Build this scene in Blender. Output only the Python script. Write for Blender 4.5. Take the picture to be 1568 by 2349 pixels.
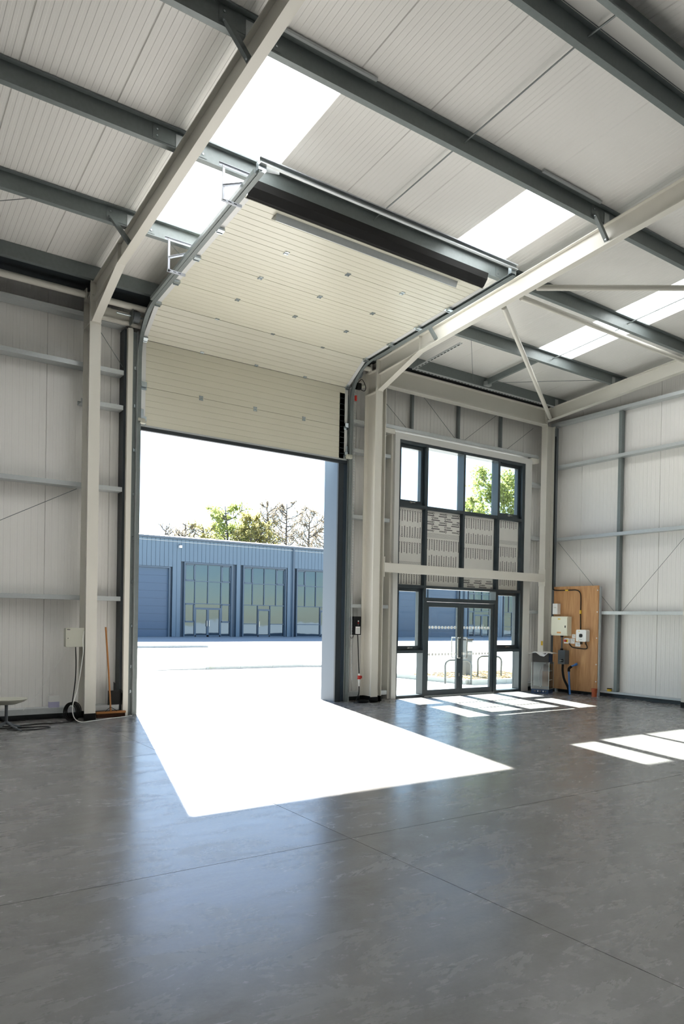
import bpy, math, random
from mathutils import Vector, Matrix
random.seed(7)
R = math.radians
scene = bpy.context.scene
for o in list(bpy.data.objects): bpy.data.objects.remove(o)
C = scene.collection

# ------------------------------------------------------------------ camera
YAW, PIT, ROLL = R(34.505), R(-0.541), R(1.019)
fw = Vector((math.sin(YAW)*math.cos(PIT), math.cos(YAW)*math.cos(PIT), math.sin(PIT)))
r0 = Vector((math.cos(YAW), -math.sin(YAW), 0)); u0 = r0.cross(fw)
rt = r0*math.cos(ROLL)+u0*math.sin(ROLL); up = -r0*math.sin(ROLL)+u0*math.cos(ROLL)
cd = bpy.data.cameras.new('camera'); cam = bpy.data.objects.new('camera', cd); C.objects.link(cam)
cd.sensor_fit = 'VERTICAL'; cd.sensor_height = 36.0; cd.sensor_width = 24.0
cd.lens = 1659.6/2349*36.0
cd.shift_y = (1434.5-1174.5)/2349
cd.clip_end = 500
m = Matrix((rt, up, -fw)).transposed().to_4x4(); m.translation = (0, 0, 1.6)
cam.matrix_world = m
scene.camera = cam

# ------------------------------------------------------------------ light
SUN = Vector((0.262, 1.0, 0.752)).normalized()          # towards the sun
w = bpy.data.worlds.new('world'); scene.world = w; w.use_nodes = True
wn = w.node_tree.nodes; wl = w.node_tree.links
bg = wn['Background']
sky = wn.new('ShaderNodeTexSky'); sky.sky_type = 'NISHITA'; sky.sun_disc = False
sky.sun_elevation = math.asin(SUN.z); sky.sun_rotation = math.atan2(SUN.x, SUN.y)
sky.air_density = 1.0; sky.dust_density = 0.15; sky.ozone_density = 2.0
wl.new(sky.outputs[0], bg.inputs[0]); bg.inputs[1].default_value = 0.15
sd = bpy.data.lights.new('sun', 'SUN'); sd.energy = 20.0; sd.angle = R(0.53); sd.color = (1.0, 0.965, 0.91)
so = bpy.data.objects.new('sun', sd); C.objects.link(so)
so.rotation_euler = SUN.to_track_quat('Z', 'Y').to_euler(); so.location = (10, 40, 30)
vs = scene.view_settings
vs.view_transform = 'Standard'; vs.look = 'None'; vs.gamma = 1.0; vs.use_curve_mapping = False
vs.exposure = 1.42

# ------------------------------------------------------------------ materials
def srgb(r, g, b):
    f = lambda c: (c/255/12.92) if c/255 <= .04045 else ((c/255+.055)/1.055)**2.4
    return (f(r), f(g), f(b), 1)
def mat(name, col, rough=.5, metal=0.0, noise=0.0, nscale=8.0, bump=0.0, bscale=40.0, spec=.5, stretch=None, rvar=0.0, coat=0.0):
    mt = bpy.data.materials.new(name); mt.use_nodes = True
    nt = mt.node_tree; b = nt.nodes['Principled BSDF']
    b.inputs['Base Color'].default_value = col; b.inputs['Roughness'].default_value = rough
    b.inputs['Metallic'].default_value = metal; b.inputs['Specular IOR Level'].default_value = spec
    b.inputs['Coat Weight'].default_value = coat
    if noise or bump or rvar:
        tc = nt.nodes.new('ShaderNodeTexCoord'); mp = nt.nodes.new('ShaderNodeMapping')
        if stretch: mp.inputs['Scale'].default_value = stretch
        nt.links.new(tc.outputs['Object'], mp.inputs[0])
        nz = nt.nodes.new('ShaderNodeTexNoise'); nz.inputs['Scale'].default_value = nscale; nz.inputs['Detail'].default_value = 5
        nt.links.new(mp.outputs[0], nz.inputs['Vector'])
        if noise:
            hs = nt.nodes.new('ShaderNodeMix'); hs.data_type = 'RGBA'; hs.blend_type = 'MIX'
            hs.inputs[6].default_value = (col[0]*(1-noise), col[1]*(1-noise), col[2]*(1-noise), 1)
            hs.inputs[7].default_value = (min(1, col[0]*(1+noise)), min(1, col[1]*(1+noise)), min(1, col[2]*(1+noise)), 1)
            nt.links.new(nz.outputs[0], hs.inputs[0]); nt.links.new(hs.outputs[2], b.inputs['Base Color'])
        if rvar:
            mr = nt.nodes.new('ShaderNodeMapRange'); mr.inputs['To Min'].default_value = rough-rvar; mr.inputs['To Max'].default_value = rough+rvar
            nt.links.new(nz.outputs[0], mr.inputs[0]); nt.links.new(mr.outputs[0], b.inputs['Roughness'])
        if bump:
            n2 = nt.nodes.new('ShaderNodeTexNoise'); n2.inputs['Scale'].default_value = bscale; n2.inputs['Detail'].default_value = 3
            nt.links.new(mp.outputs[0], n2.inputs['Vector'])
            bp = nt.nodes.new('ShaderNodeBump'); bp.inputs['Strength'].default_value = bump; bp.inputs['Distance'].default_value = .01
            nt.links.new(n2.outputs[0], bp.inputs['Height']); nt.links.new(bp.outputs[0], b.inputs['Normal'])
    return mt
M = {}
M['cream'] = mat('cream_steel_paint', srgb(226, 223, 213), .42, noise=.03, nscale=3)
M['liner'] = mat('white_liner_sheet', srgb(236, 234, 230), .45, noise=.015, nscale=2)
M['galv'] = mat('galvanised_steel', srgb(122, 130, 130), .45, metal=.15, noise=.14, nscale=22, rvar=.08)
M['galv_light'] = mat('bright_galvanised_steel', srgb(192, 197, 198), .4, metal=.3, noise=.08, nscale=30)
M['hanger'] = mat('hanger_steel', srgb(176, 180, 188), .45, metal=.2)
M['zinc'] = mat('zinc_hardware', srgb(190, 200, 205), .25, metal=.9)
M['black'] = mat('black_paint', srgb(13, 13, 13), .5, spec=.3)
M['rubber'] = mat('black_rubber', srgb(24, 24, 24), .75)
M['frame'] = mat('anthracite_aluminium', srgb(52, 62, 68), .32, noise=.04, nscale=6)
M['trim'] = mat('grey_white_trim', srgb(214, 214, 210), .42)
M['doorskin'] = mat('door_panel_cream', srgb(226, 223, 206), .3, noise=.02, nscale=2)
M['stile'] = mat('door_end_cap_white', srgb(228, 229, 228), .35)
M['jamb'] = mat('blue_grey_flashing', srgb(72, 86, 100), .42, metal=.05)
M['jambdark'] = mat('dark_seal_and_post_shade', srgb(40, 48, 54), .5)
M['wood'] = mat('broom_wood', srgb(168, 112, 58), .5, noise=.2, nscale=6, stretch=(30, 30, 2))
M['bristle'] = mat('broom_bristle', srgb(72, 42, 24), .9)
M['plastic_grey'] = mat('beige_grey_plastic', srgb(196, 196, 182), .5)
M['white_plastic'] = mat('white_plastic', srgb(236, 236, 233), .4)
M['cream_box'] = mat('cream_enclosure', srgb(232, 229, 208), .4)
M['dark_grey'] = mat('dark_grey_plastic', srgb(92, 98, 102), .5)
M['red'] = mat('red_plastic', srgb(190, 38, 30), .4)
M['yellow'] = mat('yellow_plastic', srgb(232, 190, 50), .45)
M['orange'] = mat('orange_label', srgb(226, 158, 84), .5)
M['blue_pipe'] = mat('blue_water_pipe', srgb(58, 112, 178), .4)
M['terracotta'] = mat('orange_drain_plastic', srgb(178, 88, 52), .5)
M['white_print'] = mat('white_print', srgb(240, 240, 238), .6)
M['lilac'] = mat('lilac_card', srgb(188, 186, 214), .6)
M['board_foil'] = mat('insulation_facer', srgb(228, 226, 220), .4, metal=.05, noise=.05, nscale=5, bump=.15, bscale=25)
M['board_edge'] = mat('insulation_edge_tape', srgb(110, 108, 104), .35, metal=.5, noise=.3, nscale=20)
M['ink'] = mat('black_ink', srgb(38, 38, 40), .6)
M['ink_soft'] = mat('grey_ink', srgb(98, 97, 96), .6)
M['chrome'] = mat('stainless_steel', srgb(200, 200, 195), .22, metal=.95)
M['facade'] = mat('blue_grey_cladding', srgb(90, 110, 126), .45, metal=.1, noise=.03, nscale=1)
M['facade_dark'] = mat('blue_grey_trim', srgb(76, 93, 108), .45)
M['shutter'] = mat('blue_sectional_door', srgb(64, 88, 112), .4, noise=.03)
M['yard'] = mat('pale_yard_concrete', srgb(168, 167, 163), .85, noise=.08, nscale=.6)
M['kerb'] = mat('concrete_kerb', srgb(176, 178, 174), .85, noise=.08, nscale=8)
M['gravel'] = mat('gravel_stones', srgb(168, 148, 112), .9, noise=.35, nscale=30)
M['bark'] = mat('tree_bark', srgb(96, 90, 84), .9)
M['stand'] = mat('dark_tube_paint', srgb(88, 92, 92), .4, metal=.4)
M['roof_out'] = mat('outer_roof_sheet', srgb(150, 155, 158), .5)
M['wall_out'] = mat('outer_wall_sheet', srgb(86, 99, 108), .45)
M['parcel_dark'] = mat('dark_blue_carton', srgb(34, 62, 98), .4, noise=.3, nscale=9)
M['parcel_side'] = mat('black_carton', srgb(34, 32, 30), .45, noise=.3, nscale=8)
M['grass'] = mat('weed_green', srgb(150, 160, 70), .8)

def leafmat(name, col):
    mt = bpy.data.materials.new(name); mt.use_nodes = True; nt = mt.node_tree
    b = nt.nodes['Principled BSDF']; b.inputs['Roughness'].default_value = .6
    oi = nt.nodes.new('ShaderNodeTexCoord'); nz = nt.nodes.new('ShaderNodeTexNoise'); nz.inputs['Scale'].default_value = .9
    nt.links.new(oi.outputs['Object'], nz.inputs['Vector'])
    mx = nt.nodes.new('ShaderNodeMix'); mx.data_type = 'RGBA'
    mx.inputs[6].default_value = (col[0]*.6, col[1]*.6, col[2]*.6, 1); mx.inputs[7].default_value = (min(1, col[0]*1.5), min(1, col[1]*1.5), min(1, col[2]*1.4), 1)
    nt.links.new(nz.outputs[0], mx.inputs[0]); nt.links.new(mx.outputs[2], b.inputs['Base Color'])
    tr = nt.nodes.new('ShaderNodeBsdfTranslucent'); nt.links.new(mx.outputs[2], tr.inputs[0])
    ms = nt.nodes.new('ShaderNodeMixShader'); ms.inputs[0].default_value = .5
    nt.links.new(b.outputs[0], ms.inputs[1]); nt.links.new(tr.outputs[0], ms.inputs[2])
    nt.links.new(ms.outputs[0], nt.nodes['Material Output'].inputs[0])
    return mt
M['leaf_green'] = leafmat('leaf_fresh_green', srgb(138, 150, 88))
M['leaf_olive'] = leafmat('leaf_olive', srgb(146, 142, 92))
M['leaf_brown'] = leafmat('leaf_bud_brown', srgb(136, 128, 114))

def glassmat(name, tint, refl, rough=0.0):
    mt = bpy.data.materials.new(name); mt.use_nodes = True; nt = mt.node_tree
    nt.nodes.remove(nt.nodes['Principled BSDF'])
    t = nt.nodes.new('ShaderNodeBsdfTransparent'); t.inputs[0].default_value = tint
    g = nt.nodes.new('ShaderNodeBsdfGlossy'); g.inputs['Roughness'].default_value = rough
    lw = nt.nodes.new('ShaderNodeLayerWeight'); lw.inputs[0].default_value = .5
    pw_ = nt.nodes.new('ShaderNodeMath'); pw_.operation = 'POWER'; pw_.inputs[1].default_value = 5.0
    fr = nt.nodes.new('ShaderNodeMath'); fr.operation = 'MULTIPLY_ADD'; fr.inputs[1].default_value = .9; fr.inputs[2].default_value = refl
    nt.links.new(lw.outputs['Facing'], pw_.inputs[0]); nt.links.new(pw_.outputs[0], fr.inputs[0])
    ms = nt.nodes.new('ShaderNodeMixShader')
    nt.links.new(fr.outputs[0], ms.inputs[0]); nt.links.new(t.outputs[0], ms.inputs[1]); nt.links.new(g.outputs[0], ms.inputs[2])
    nt.links.new(ms.outputs[0], nt.nodes['Material Output'].inputs[0]); return mt
M['glass'] = glassmat('clear_glazing', (.94, .975, .975, 1), .04)
M['clear_wrap'] = glassmat('clear_plastic_wrap', (.66, .69, .7, 1), .12, .12)
def mirror_glass():
    mt = bpy.data.materials.new('solar_glass'); mt.use_nodes = True; nt = mt.node_tree
    b = nt.nodes['Principled BSDF']; b.inputs['Base Color'].default_value = srgb(72, 86, 97); b.inputs['Metallic'].default_value = .75
    b.inputs['Roughness'].default_value = .03
    tc = nt.nodes.new('ShaderNodeTexCoord'); nz = nt.nodes.new('ShaderNodeTexNoise'); nz.inputs['Scale'].default_value = .5
    nt.links.new(tc.outputs['Object'], nz.inputs['Vector'])
    bp = nt.nodes.new('ShaderNodeBump'); bp.inputs['Strength'].default_value = .06; bp.inputs['Distance'].default_value = .1
    nt.links.new(nz.outputs[0], bp.inputs['Height']); nt.links.new(bp.outputs[0], b.inputs['Normal']); return mt
M['solar'] = mirror_glass()
def rooflight():
    mt = bpy.data.materials.new('translucent_rooflight'); mt.use_nodes = True; nt = mt.node_tree
    nt.nodes.remove(nt.nodes['Principled BSDF'])
    t = nt.nodes.new('ShaderNodeBsdfTranslucent'); t.inputs[0].default_value = (.95, .96, .96, 1)
    d = nt.nodes.new('ShaderNodeBsdfDiffuse'); d.inputs[0].default_value = (.8, .82, .82, 1)
    ms = nt.nodes.new('ShaderNodeMixShader'); ms.inputs[0].default_value = .2
    nt.links.new(t.outputs[0], ms.inputs[1]); nt.links.new(d.outputs[0], ms.inputs[2])
    nt.links.new(ms.outputs[0], nt.nodes['Material Output'].inputs[0]); return mt
M['rooflight'] = rooflight()
def floor_mat():
    mt = bpy.data.materials.new('power_floated_concrete'); mt.use_nodes = True; nt = mt.node_tree
    b = nt.nodes['Principled BSDF']; L = nt.links; N = nt.nodes.new
    tc = N('ShaderNodeTexCoord')
    def noise(sc, det, rough, dist=0, rot=0, st=(1, 1, 1)):
        mp = N('ShaderNodeMapping'); mp.inputs['Rotation'].default_value = (0, 0, rot); mp.inputs['Scale'].default_value = st
        L.new(tc.outputs['Object'], mp.inputs[0])
        n = N('ShaderNodeTexNoise'); n.inputs['Scale'].default_value = sc; n.inputs['Detail'].default_value = det
        n.inputs['Roughness'].default_value = rough; n.inputs['Distortion'].default_value = dist
        L.new(mp.outputs[0], n.inputs['Vector']); return n
    def ramp(src, stops):
        r = N('ShaderNodeValToRGB'); e = r.color_ramp.elements
        while len(e) < len(stops): e.new(.5)
        for i, (p, c) in enumerate(stops): e[i].position = p; e[i].color = c
        L.new(src.outputs[0], r.inputs[0]); return r
    big = noise(.42, 7, .6, .5, .5, (1, 1.3, 1)); mid = noise(1.5, 10, .7, .7, .35, (1, 1.7, 1)); strk = noise(1.0, 9, .72, 1.4, -.25, (1.0, 3.2, 1)); fine = noise(42, 4, .7)
    def mixv(a, b, f):
        m_ = N('ShaderNodeMix'); m_.data_type = 'FLOAT'; m_.inputs[0].default_value = f
        L.new(a, m_.inputs[2]); L.new(b, m_.inputs[3]); return m_.outputs[0]
    v = mixv(mixv(big.outputs[0], mid.outputs[0], .5), strk.outputs[0], .2)
    r = N('ShaderNodeValToRGB'); e = r.color_ramp.elements
    e[0].position = .30; e[0].color = srgb(102, 100, 97); e[1].position = .70; e[1].color = srgb(142, 141, 139)
    e2 = e.new(.5); e2.color = srgb(124, 123, 121)
    L.new(v, r.inputs[0])
    m2 = N('ShaderNodeMix'); m2.data_type = 'RGBA'; m2.blend_type = 'OVERLAY'; m2.inputs[0].default_value = .14
    L.new(r.outputs[0], m2.inputs[6]); L.new(fine.outputs[0], m2.inputs[7]); L.new(m2.outputs[2], b.inputs['Base Color'])
    rr = N('ShaderNodeMapRange'); rr.inputs['From Min'].default_value = .35; rr.inputs['From Max'].default_value = .65
    rr.inputs['To Min'].default_value = .17; rr.inputs['To Max'].default_value = .34
    L.new(mixv(mid.outputs[0], strk.outputs[0], .5), rr.inputs[0]); L.new(rr.outputs[0], b.inputs['Roughness'])
    b.inputs['Specular IOR Level'].default_value = .38
    bp = N('ShaderNodeBump'); bp.inputs['Strength'].default_value = .05; bp.inputs['Distance'].default_value = .012
    L.new(mid.outputs[0], bp.inputs['Height']); L.new(bp.outputs[0], b.inputs['Normal'])
    return mt
M['floor'] = floor_mat()
def ply_mat():
    mt = bpy.data.materials.new('plywood'); mt.use_nodes = True; nt = mt.node_tree; N = nt.nodes.new; L = nt.links
    b = nt.nodes['Principled BSDF']; b.inputs['Roughness'].default_value = .6
    tc = N('ShaderNodeTexCoord'); mp = N('ShaderNodeMapping'); mp.inputs['Scale'].default_value = (6, 9, .9)
    L.new(tc.outputs['Object'], mp.inputs[0])
    n = N('ShaderNodeTexNoise'); n.inputs['Scale'].default_value = 1.6; n.inputs['Detail'].default_value = 6; n.inputs['Distortion'].default_value = 1.2
    L.new(mp.outputs[0], n.inputs['Vector'])
    r = N('ShaderNodeValToRGB'); e = r.color_ramp.elements; e[0].position = .25; e[0].color = srgb(168, 118, 74); e[1].position = .75; e[1].color = srgb(206, 160, 110)
    L.new(n.outputs[0], r.inputs[0]); L.new(r.outputs[0], b.inputs['Base Color']); return mt
M['ply'] = ply_mat()
M['dim_wall'] = mat('dimming_wall_grey', srgb(150, 148, 144), .8, noise=.05)  # mid grey put on the unseen back and left walls to dim bounced light

# ------------------------------------------------------------------ mesh helpers
LOC = {}
class MB:
    def __init__(s): s.v = []; s.f = []; s.smooth = False
    def add(s, vs_, fs_):
        n = len(s.v); s.v += [tuple(p) for p in vs_]; s.f += [tuple(i+n for i in f) for f in fs_]; return s
    def box(s, x0, x1, y0, y1, z0, z1):
        return s.add([(x0, y0, z0), (x1, y0, z0), (x1, y1, z0), (x0, y1, z0), (x0, y0, z1), (x1, y0, z1), (x1, y1, z1), (x0, y1, z1)],
                     [(0, 3, 2, 1), (4, 5, 6, 7), (0, 1, 5, 4), (1, 2, 6, 5), (2, 3, 7, 6), (3, 0, 4, 7)])
    def obox(s, c, a, b, d):          # centre and three half-axis vectors
        c, a, b, d = map(Vector, (c, a, b, d)); P = []
        for sz in (-1, 1):
            for sx, sy in ((-1, -1), (1, -1), (1, 1), (-1, 1)): P.append(c+a*sx+b*sy+d*sz)
        return s.add(P, [(0, 3, 2, 1), (4, 5, 6, 7), (0, 1, 5, 4), (1, 2, 6, 5), (2, 3, 7, 6), (3, 0, 4, 7)])
    def extr(s, poly, o, u, v, w, closed=True):    # polygon (u,v) swept by vector w
        o, u, v, w = map(Vector, (o, u, v, w)); n = len(poly)
        a = [o+u*p[0]+v*p[1] for p in poly]; P = a+[q+w for q in a]
        F = [(i, (i+1) % n, (i+1) % n+n, i+n) for i in range(n if closed else n-1)]
        if closed: F += [tuple(range(n-1, -1, -1)), tuple(range(n, 2*n))]
        return s.add(P, F)
    def sweep(s, prof, path, side):   # closed profile (a along side, b along path normal) along a path; side constant
        side = Vector(side).normalized(); path = [Vector(p) for p in path]; n = len(prof); P = []
        for i, p in enumerate(path):
            t = (path[min(i+1, len(path)-1)]-path[max(i-1, 0)]).normalized(); nn = side.cross(t)
            for a, b in prof: P.append(p+side*a+nn*b)
        F = []
        for i in range(len(path)-1):
            for k in range(n): F.append((i*n+k, i*n+(k+1) % n, (i+1)*n+(k+1) % n, (i+1)*n+k))
        F += [tuple(range(n-1, -1, -1)), tuple((len(path)-1)*n+k for k in range(n))]
        return s.add(P, F)
    def tube(s, pts, r, n=8, caps=True):
        pts = [Vector(p) for p in pts]; P = []; rs = r if isinstance(r, (list, tuple)) else [r]*len(pts)
        ref = None
        for i, p in enumerate(pts):
            t = (pts[min(i+1, len(pts)-1)]-pts[max(i-1, 0)])
            t = t.normalized() if t.length > 1e-9 else Vector((0, 0, 1))
            if ref is None: ref = Vector((0, 0, 1)) if abs(t.z) < .9 else Vector((1, 0, 0))
            a = (ref-t*ref.dot(t)).normalized(); b = t.cross(a); ref = a
            for k in range(n):
                an = 2*math.pi*k/n; P.append(p+(a*math.cos(an)+b*math.sin(an))*rs[i])
        F = []
        for i in range(len(pts)-1):
            for k in range(n): F.append((i*n+k, i*n+(k+1) % n, (i+1)*n+(k+1) % n, (i+1)*n+k))
        if caps: F += [tuple(range(n-1, -1, -1)), tuple((len(pts)-1)*n+k for k in range(n))]
        s.smooth = True
        return s.add(P, F)
    def rbox(s, x0, x1, y0, y1, z0, z1, r, ax='x', n=4):   # box with corners rounded about one axis
        if ax == 'x': a0, a1, b0, b1 = y0, y1, z0, z1
        elif ax == 'y': a0, a1, b0, b1 = x0, x1, z0, z1
        else: a0, a1, b0, b1 = x0, x1, y0, y1
        poly = []
        for cx, cy, st in ((a1-r, b0+r, -90), (a1-r, b1-r, 0), (a0+r, b1-r, 90), (a0+r, b0+r, 180)):
            for k in range(n+1):
                an = R(st+90*k/n); poly.append((cx+r*math.cos(an), cy+r*math.sin(an)))
        if ax == 'x': return s.extr(poly, (x0, 0, 0), (0, 1, 0), (0, 0, 1), (x1-x0, 0, 0))
        if ax == 'y': return s.extr(poly, (0, y0, 0), (1, 0, 0), (0, 0, 1), (0, y1-y0, 0))
        return s.extr(poly, (0, 0, z0), (1, 0, 0), (0, 1, 0), (0, 0, z1-z0))
    def disc(s, c, nrm, r, th=.002, n=14):
        c = Vector(c); nrm = Vector(nrm).normalized(); return s.tube([c, c+nrm*th], r, n)
    def build(s, name, m, parent=None, label=None, cat=None, group=None, kind=None, loc=None):
        if parent is None:
            if loc is None:
                xs = [p[0] for p in s.v]; ys = [p[1] for p in s.v]; zs = [p[2] for p in s.v]
                loc = ((min(xs)+max(xs))/2, (min(ys)+max(ys))/2, min(zs))
        else: loc = LOC[parent.name]
        me = bpy.data.meshes.new(name)
        me.from_pydata([(p[0]-loc[0], p[1]-loc[1], p[2]-loc[2]) for p in s.v], [], s.f)
        me.materials.append(M[m]); me.update()
        if s.smooth:
            me.polygons.foreach_set('use_smooth', [True]*len(me.polygons))
            try: me.set_sharp_from_angle(angle=R(40))
            except Exception: pass
        o = bpy.data.objects.new(name, me); C.objects.link(o)
        if parent is None: o.location = loc
        else: o.parent = parent
        LOC[o.name] = loc
        tag(o, label, cat, group, kind); return o
def tag(o, label=None, cat=None, group=None, kind=None):
    if label: o['label'] = label
    if cat: o['category'] = cat
    if group: o['group'] = group
    if kind: o['kind'] = kind
def thing(name, loc, label=None, cat=None, group=None, kind=None):
    o = bpy.data.objects.new(name, None); C.objects.link(o); o.location = loc; o.empty_display_size = .1
    LOC[o.name] = tuple(loc); tag(o, label, cat, group, kind); return o
def share(src, name, off, parent):            # another piece with the same mesh, moved by off
    o = bpy.data.objects.new(name, src.data); C.objects.link(o); o.parent = parent
    o.location = Vector(src.location)+Vector(off)+Vector(LOC[src.name])-Vector(LOC[parent.name]); LOC[o.name] = LOC[parent.name]; return o
def smooth_path(pts, n=8):
    pts = [Vector(p) for p in pts]; out = []
    P = [pts[0]*2-pts[1]]+pts+[pts[-1]*2-pts[-2]]
    for i in range(1, len(P)-2):
        for k in range(n):
            t = k/n; a, b, c, d = P[i-1:i+3]
            out.append(.5*((2*b)+(c-a)*t+(2*a-5*b+4*c-d)*t*t+(3*b-a-3*c+d)*t**3))
    out.append(pts[-1]); return out
def ipoly(d, b, tf, tw):      # I section: u across the flange, v along the depth (0..d)
    h = b/2; t = tw/2
    return [(-h, 0), (h, 0), (h, tf), (t, tf), (t, d-tf), (h, d-tf), (h, d), (-h, d), (-h, d-tf), (-t, d-tf), (-t, tf), (-h, tf)]
def zpoly(d, fl, t=.004, lip=.018):   # Z: bottom flange towards +u, top flange towards -u
    return [(0, 0), (fl, 0), (fl, lip), (fl-t, lip), (fl-t, t), (t, t), (t, d), (-fl, d), (-fl, d-lip), (-fl+t, d-lip), (-fl+t, d-t), (0, d-t)]
def cpoly(d, fl, t=.004, lip=.018):   # C: web along v at u=0, flanges towards +u
    return [(0, 0), (fl, 0), (fl, lip), (fl-t, lip), (fl-t, t), (t, t), (t, d-t), (fl-t, d-t), (fl-t, d-lip), (fl, d-lip), (fl, d), (0, d)]

# ------------------------------------------------------------------ main dimensions
YC = 11.08; ZA = 6.266; SL = .08; DR = .285; PD = .2; RIDGE = 4.27; YW = 11.66; YOUT = 11.82
YB = 2*RIDGE-YW                                    # back wall, mirror of the front
XG = 13.82; XE = -7.72                             # inner faces of the gable walls
XCOL = [3.052, 8.392]
cs = math.sqrt(1+SL*SL)
def sof(y):                                        # soffit line of the rafters
    return ZA+SL*(YC-y) if y >= RIDGE else ZA+SL*(YC-(2*RIDGE-y))
def zlin(y): return sof(y)+DR+PD                   # underside of roof sheets
MOD = .9625

# ------------------------------------------------------------------ floor
fl = thing('floor', (3, 4, 0), kind='structure')
xs = [XE-.1, -2.288, 3.052, XG+.1]; ys = [YB-.1, 4.282, YOUT+.06]
g = .0025
for i in range(3):
    for j in range(2):
        a = MB(); a.box(xs[i]+g, xs[i+1]-g, ys[j]+g, ys[j+1]-g, -.18, 0); a.build('slab', 'floor', fl)
MB().box(xs[0], xs[-1], ys[0], ys[-1], -.3, -.012).build('joint_filler', 'black', fl)

# ------------------------------------------------------------------ yard outside
yard = MB().box(-70, 120, YOUT+.06, 130, -.4, -.01).build('yard_ground', 'yard', kind='structure')
MB().box(-70, XE-.3, -60, YOUT+.06, -.4, -.01).build('side_yard', 'yard', kind='structure')
MB().box(XG+.3, 120, -60, YOUT+.06, -.4, -.01).build('side_yard', 'yard', kind='structure')

# ------------------------------------------------------------------ roof
ceil = thing('ceiling', (3, RIDGE, 7.3), kind='structure')
def ribbed(x0, x1, n, d=.003, e=.004):             # liner profile across a panel: points (x, drop)
    p = [(x0+.0015, .006), (x0+.006, 0)]; w_ = (x1-x0-.012)/n
    for i in range(n):
        a = x0+.006+w_*i
        p += [(a+w_*.5-e, 0), (a+w_*.5, d), (a+w_-e, d), (a+w_, 0)]
    p += [(x1-.0015, .006)]
    out = []
    for q in p:
        if not out or q[0]-out[-1][0] > 1e-5: out.append(q)
    return out
def roof_panel(x0, x1, ya, yb, mirror=False):
    prof = ribbed(x0, x1, 14)
    poly = [(a, b) for a, b in prof]+[(x1-.0015, .1), (x0+.0015, .1)]
    q = MB()
    f = (lambda y: 2*RIDGE-y) if mirror else (lambda y: y)
    A = [(p[0], f(ya), zlin(ya)+p[1]) for p in poly]; B = [(p[0], f(yb), zlin(yb)+p[1]) for p in poly]; n = len(poly)
    F = [(i, (i+1) % n, (i+1) % n+n, i+n) for i in range(n)]+[tuple(range(n)), tuple(range(2*n-1, n-1, -1))]
    q.add(A+B, F); return q.build('roof_panel', 'liner', ceil)
def rooflight_panel(x0, x1, ya, yb, mirror=False):
    f = (lambda y: 2*RIDGE-y) if mirror else (lambda y: y)
    pts = [(x0, .075)]; wd = (x1-x0)
    for k in range(3):
        c = x0+wd*(k+.5)/3
        pts += [(c-.06, .075), (c-.035, .105), (c+.035, .105), (c+.06, .075)]
    pts += [(x1, .075)]
    prof = pts+[(a, b+.004) for a, b in reversed(pts)]
    n = len(prof)
    A = [(p[0], f(ya-.15), zlin(ya-.15)+p[1]) for p in prof]; B = [(p[0], f(yb+.15), zlin(yb+.15)+p[1]) for p in prof]
    F = [(i, (i+1) % n, (i+1) % n+n, i+n) for i in range(n)]+[tuple(range(n)), tuple(range(2*n-1, n-1, -1))]
    MB().add(A+B, F).build('rooflight', 'rooflight', ceil)
    for yy, nm in ((ya, 'end_trim'), (yb, 'end_trim')):
        s_ = 1 if yy == yb else -1
        q = MB(); y0, y1 = sorted((f(yy), f(yy+s_*.012))); z = zlin(yy)
        q.box(x0+.004, x1-.004, y0, y1, z+.001, z+.07); q.build(nm, 'stile', ceil)
LIGHTX = [4.25-MOD+k*4*MOD for k in range(-3, 3)]
x = 4.25-MOD*13
YR0, YR1 = 6.26, 9.62
while x < XG+.1:
    x1 = min(x+MOD, XG+.14)
    for mir in (False, True):
        if any(abs(x-lx) < .05 for lx in LIGHTX):
            roof_panel(x, x1, RIDGE, YR0, mir); roof_panel(x, x1, YR1, YOUT+.12, mir); rooflight_panel(x, x1, YR0, YR1, mir)
        else: roof_panel(x, x1, RIDGE, YOUT+.12, mir)
    x += MOD
MB().box(XE-.2, XG+.2, RIDGE-.35, RIDGE+.35, zlin(RIDGE)+.09, zlin(RIDGE)+.13).build('ridge_cap', 'roof_out', ceil)
MB().box(XE-.2, XG+.2, RIDGE-.14, RIDGE+.14, zlin(RIDGE)-.02, zlin(RIDGE)-.012).build('ridge_liner', 'liner', ceil)

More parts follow.
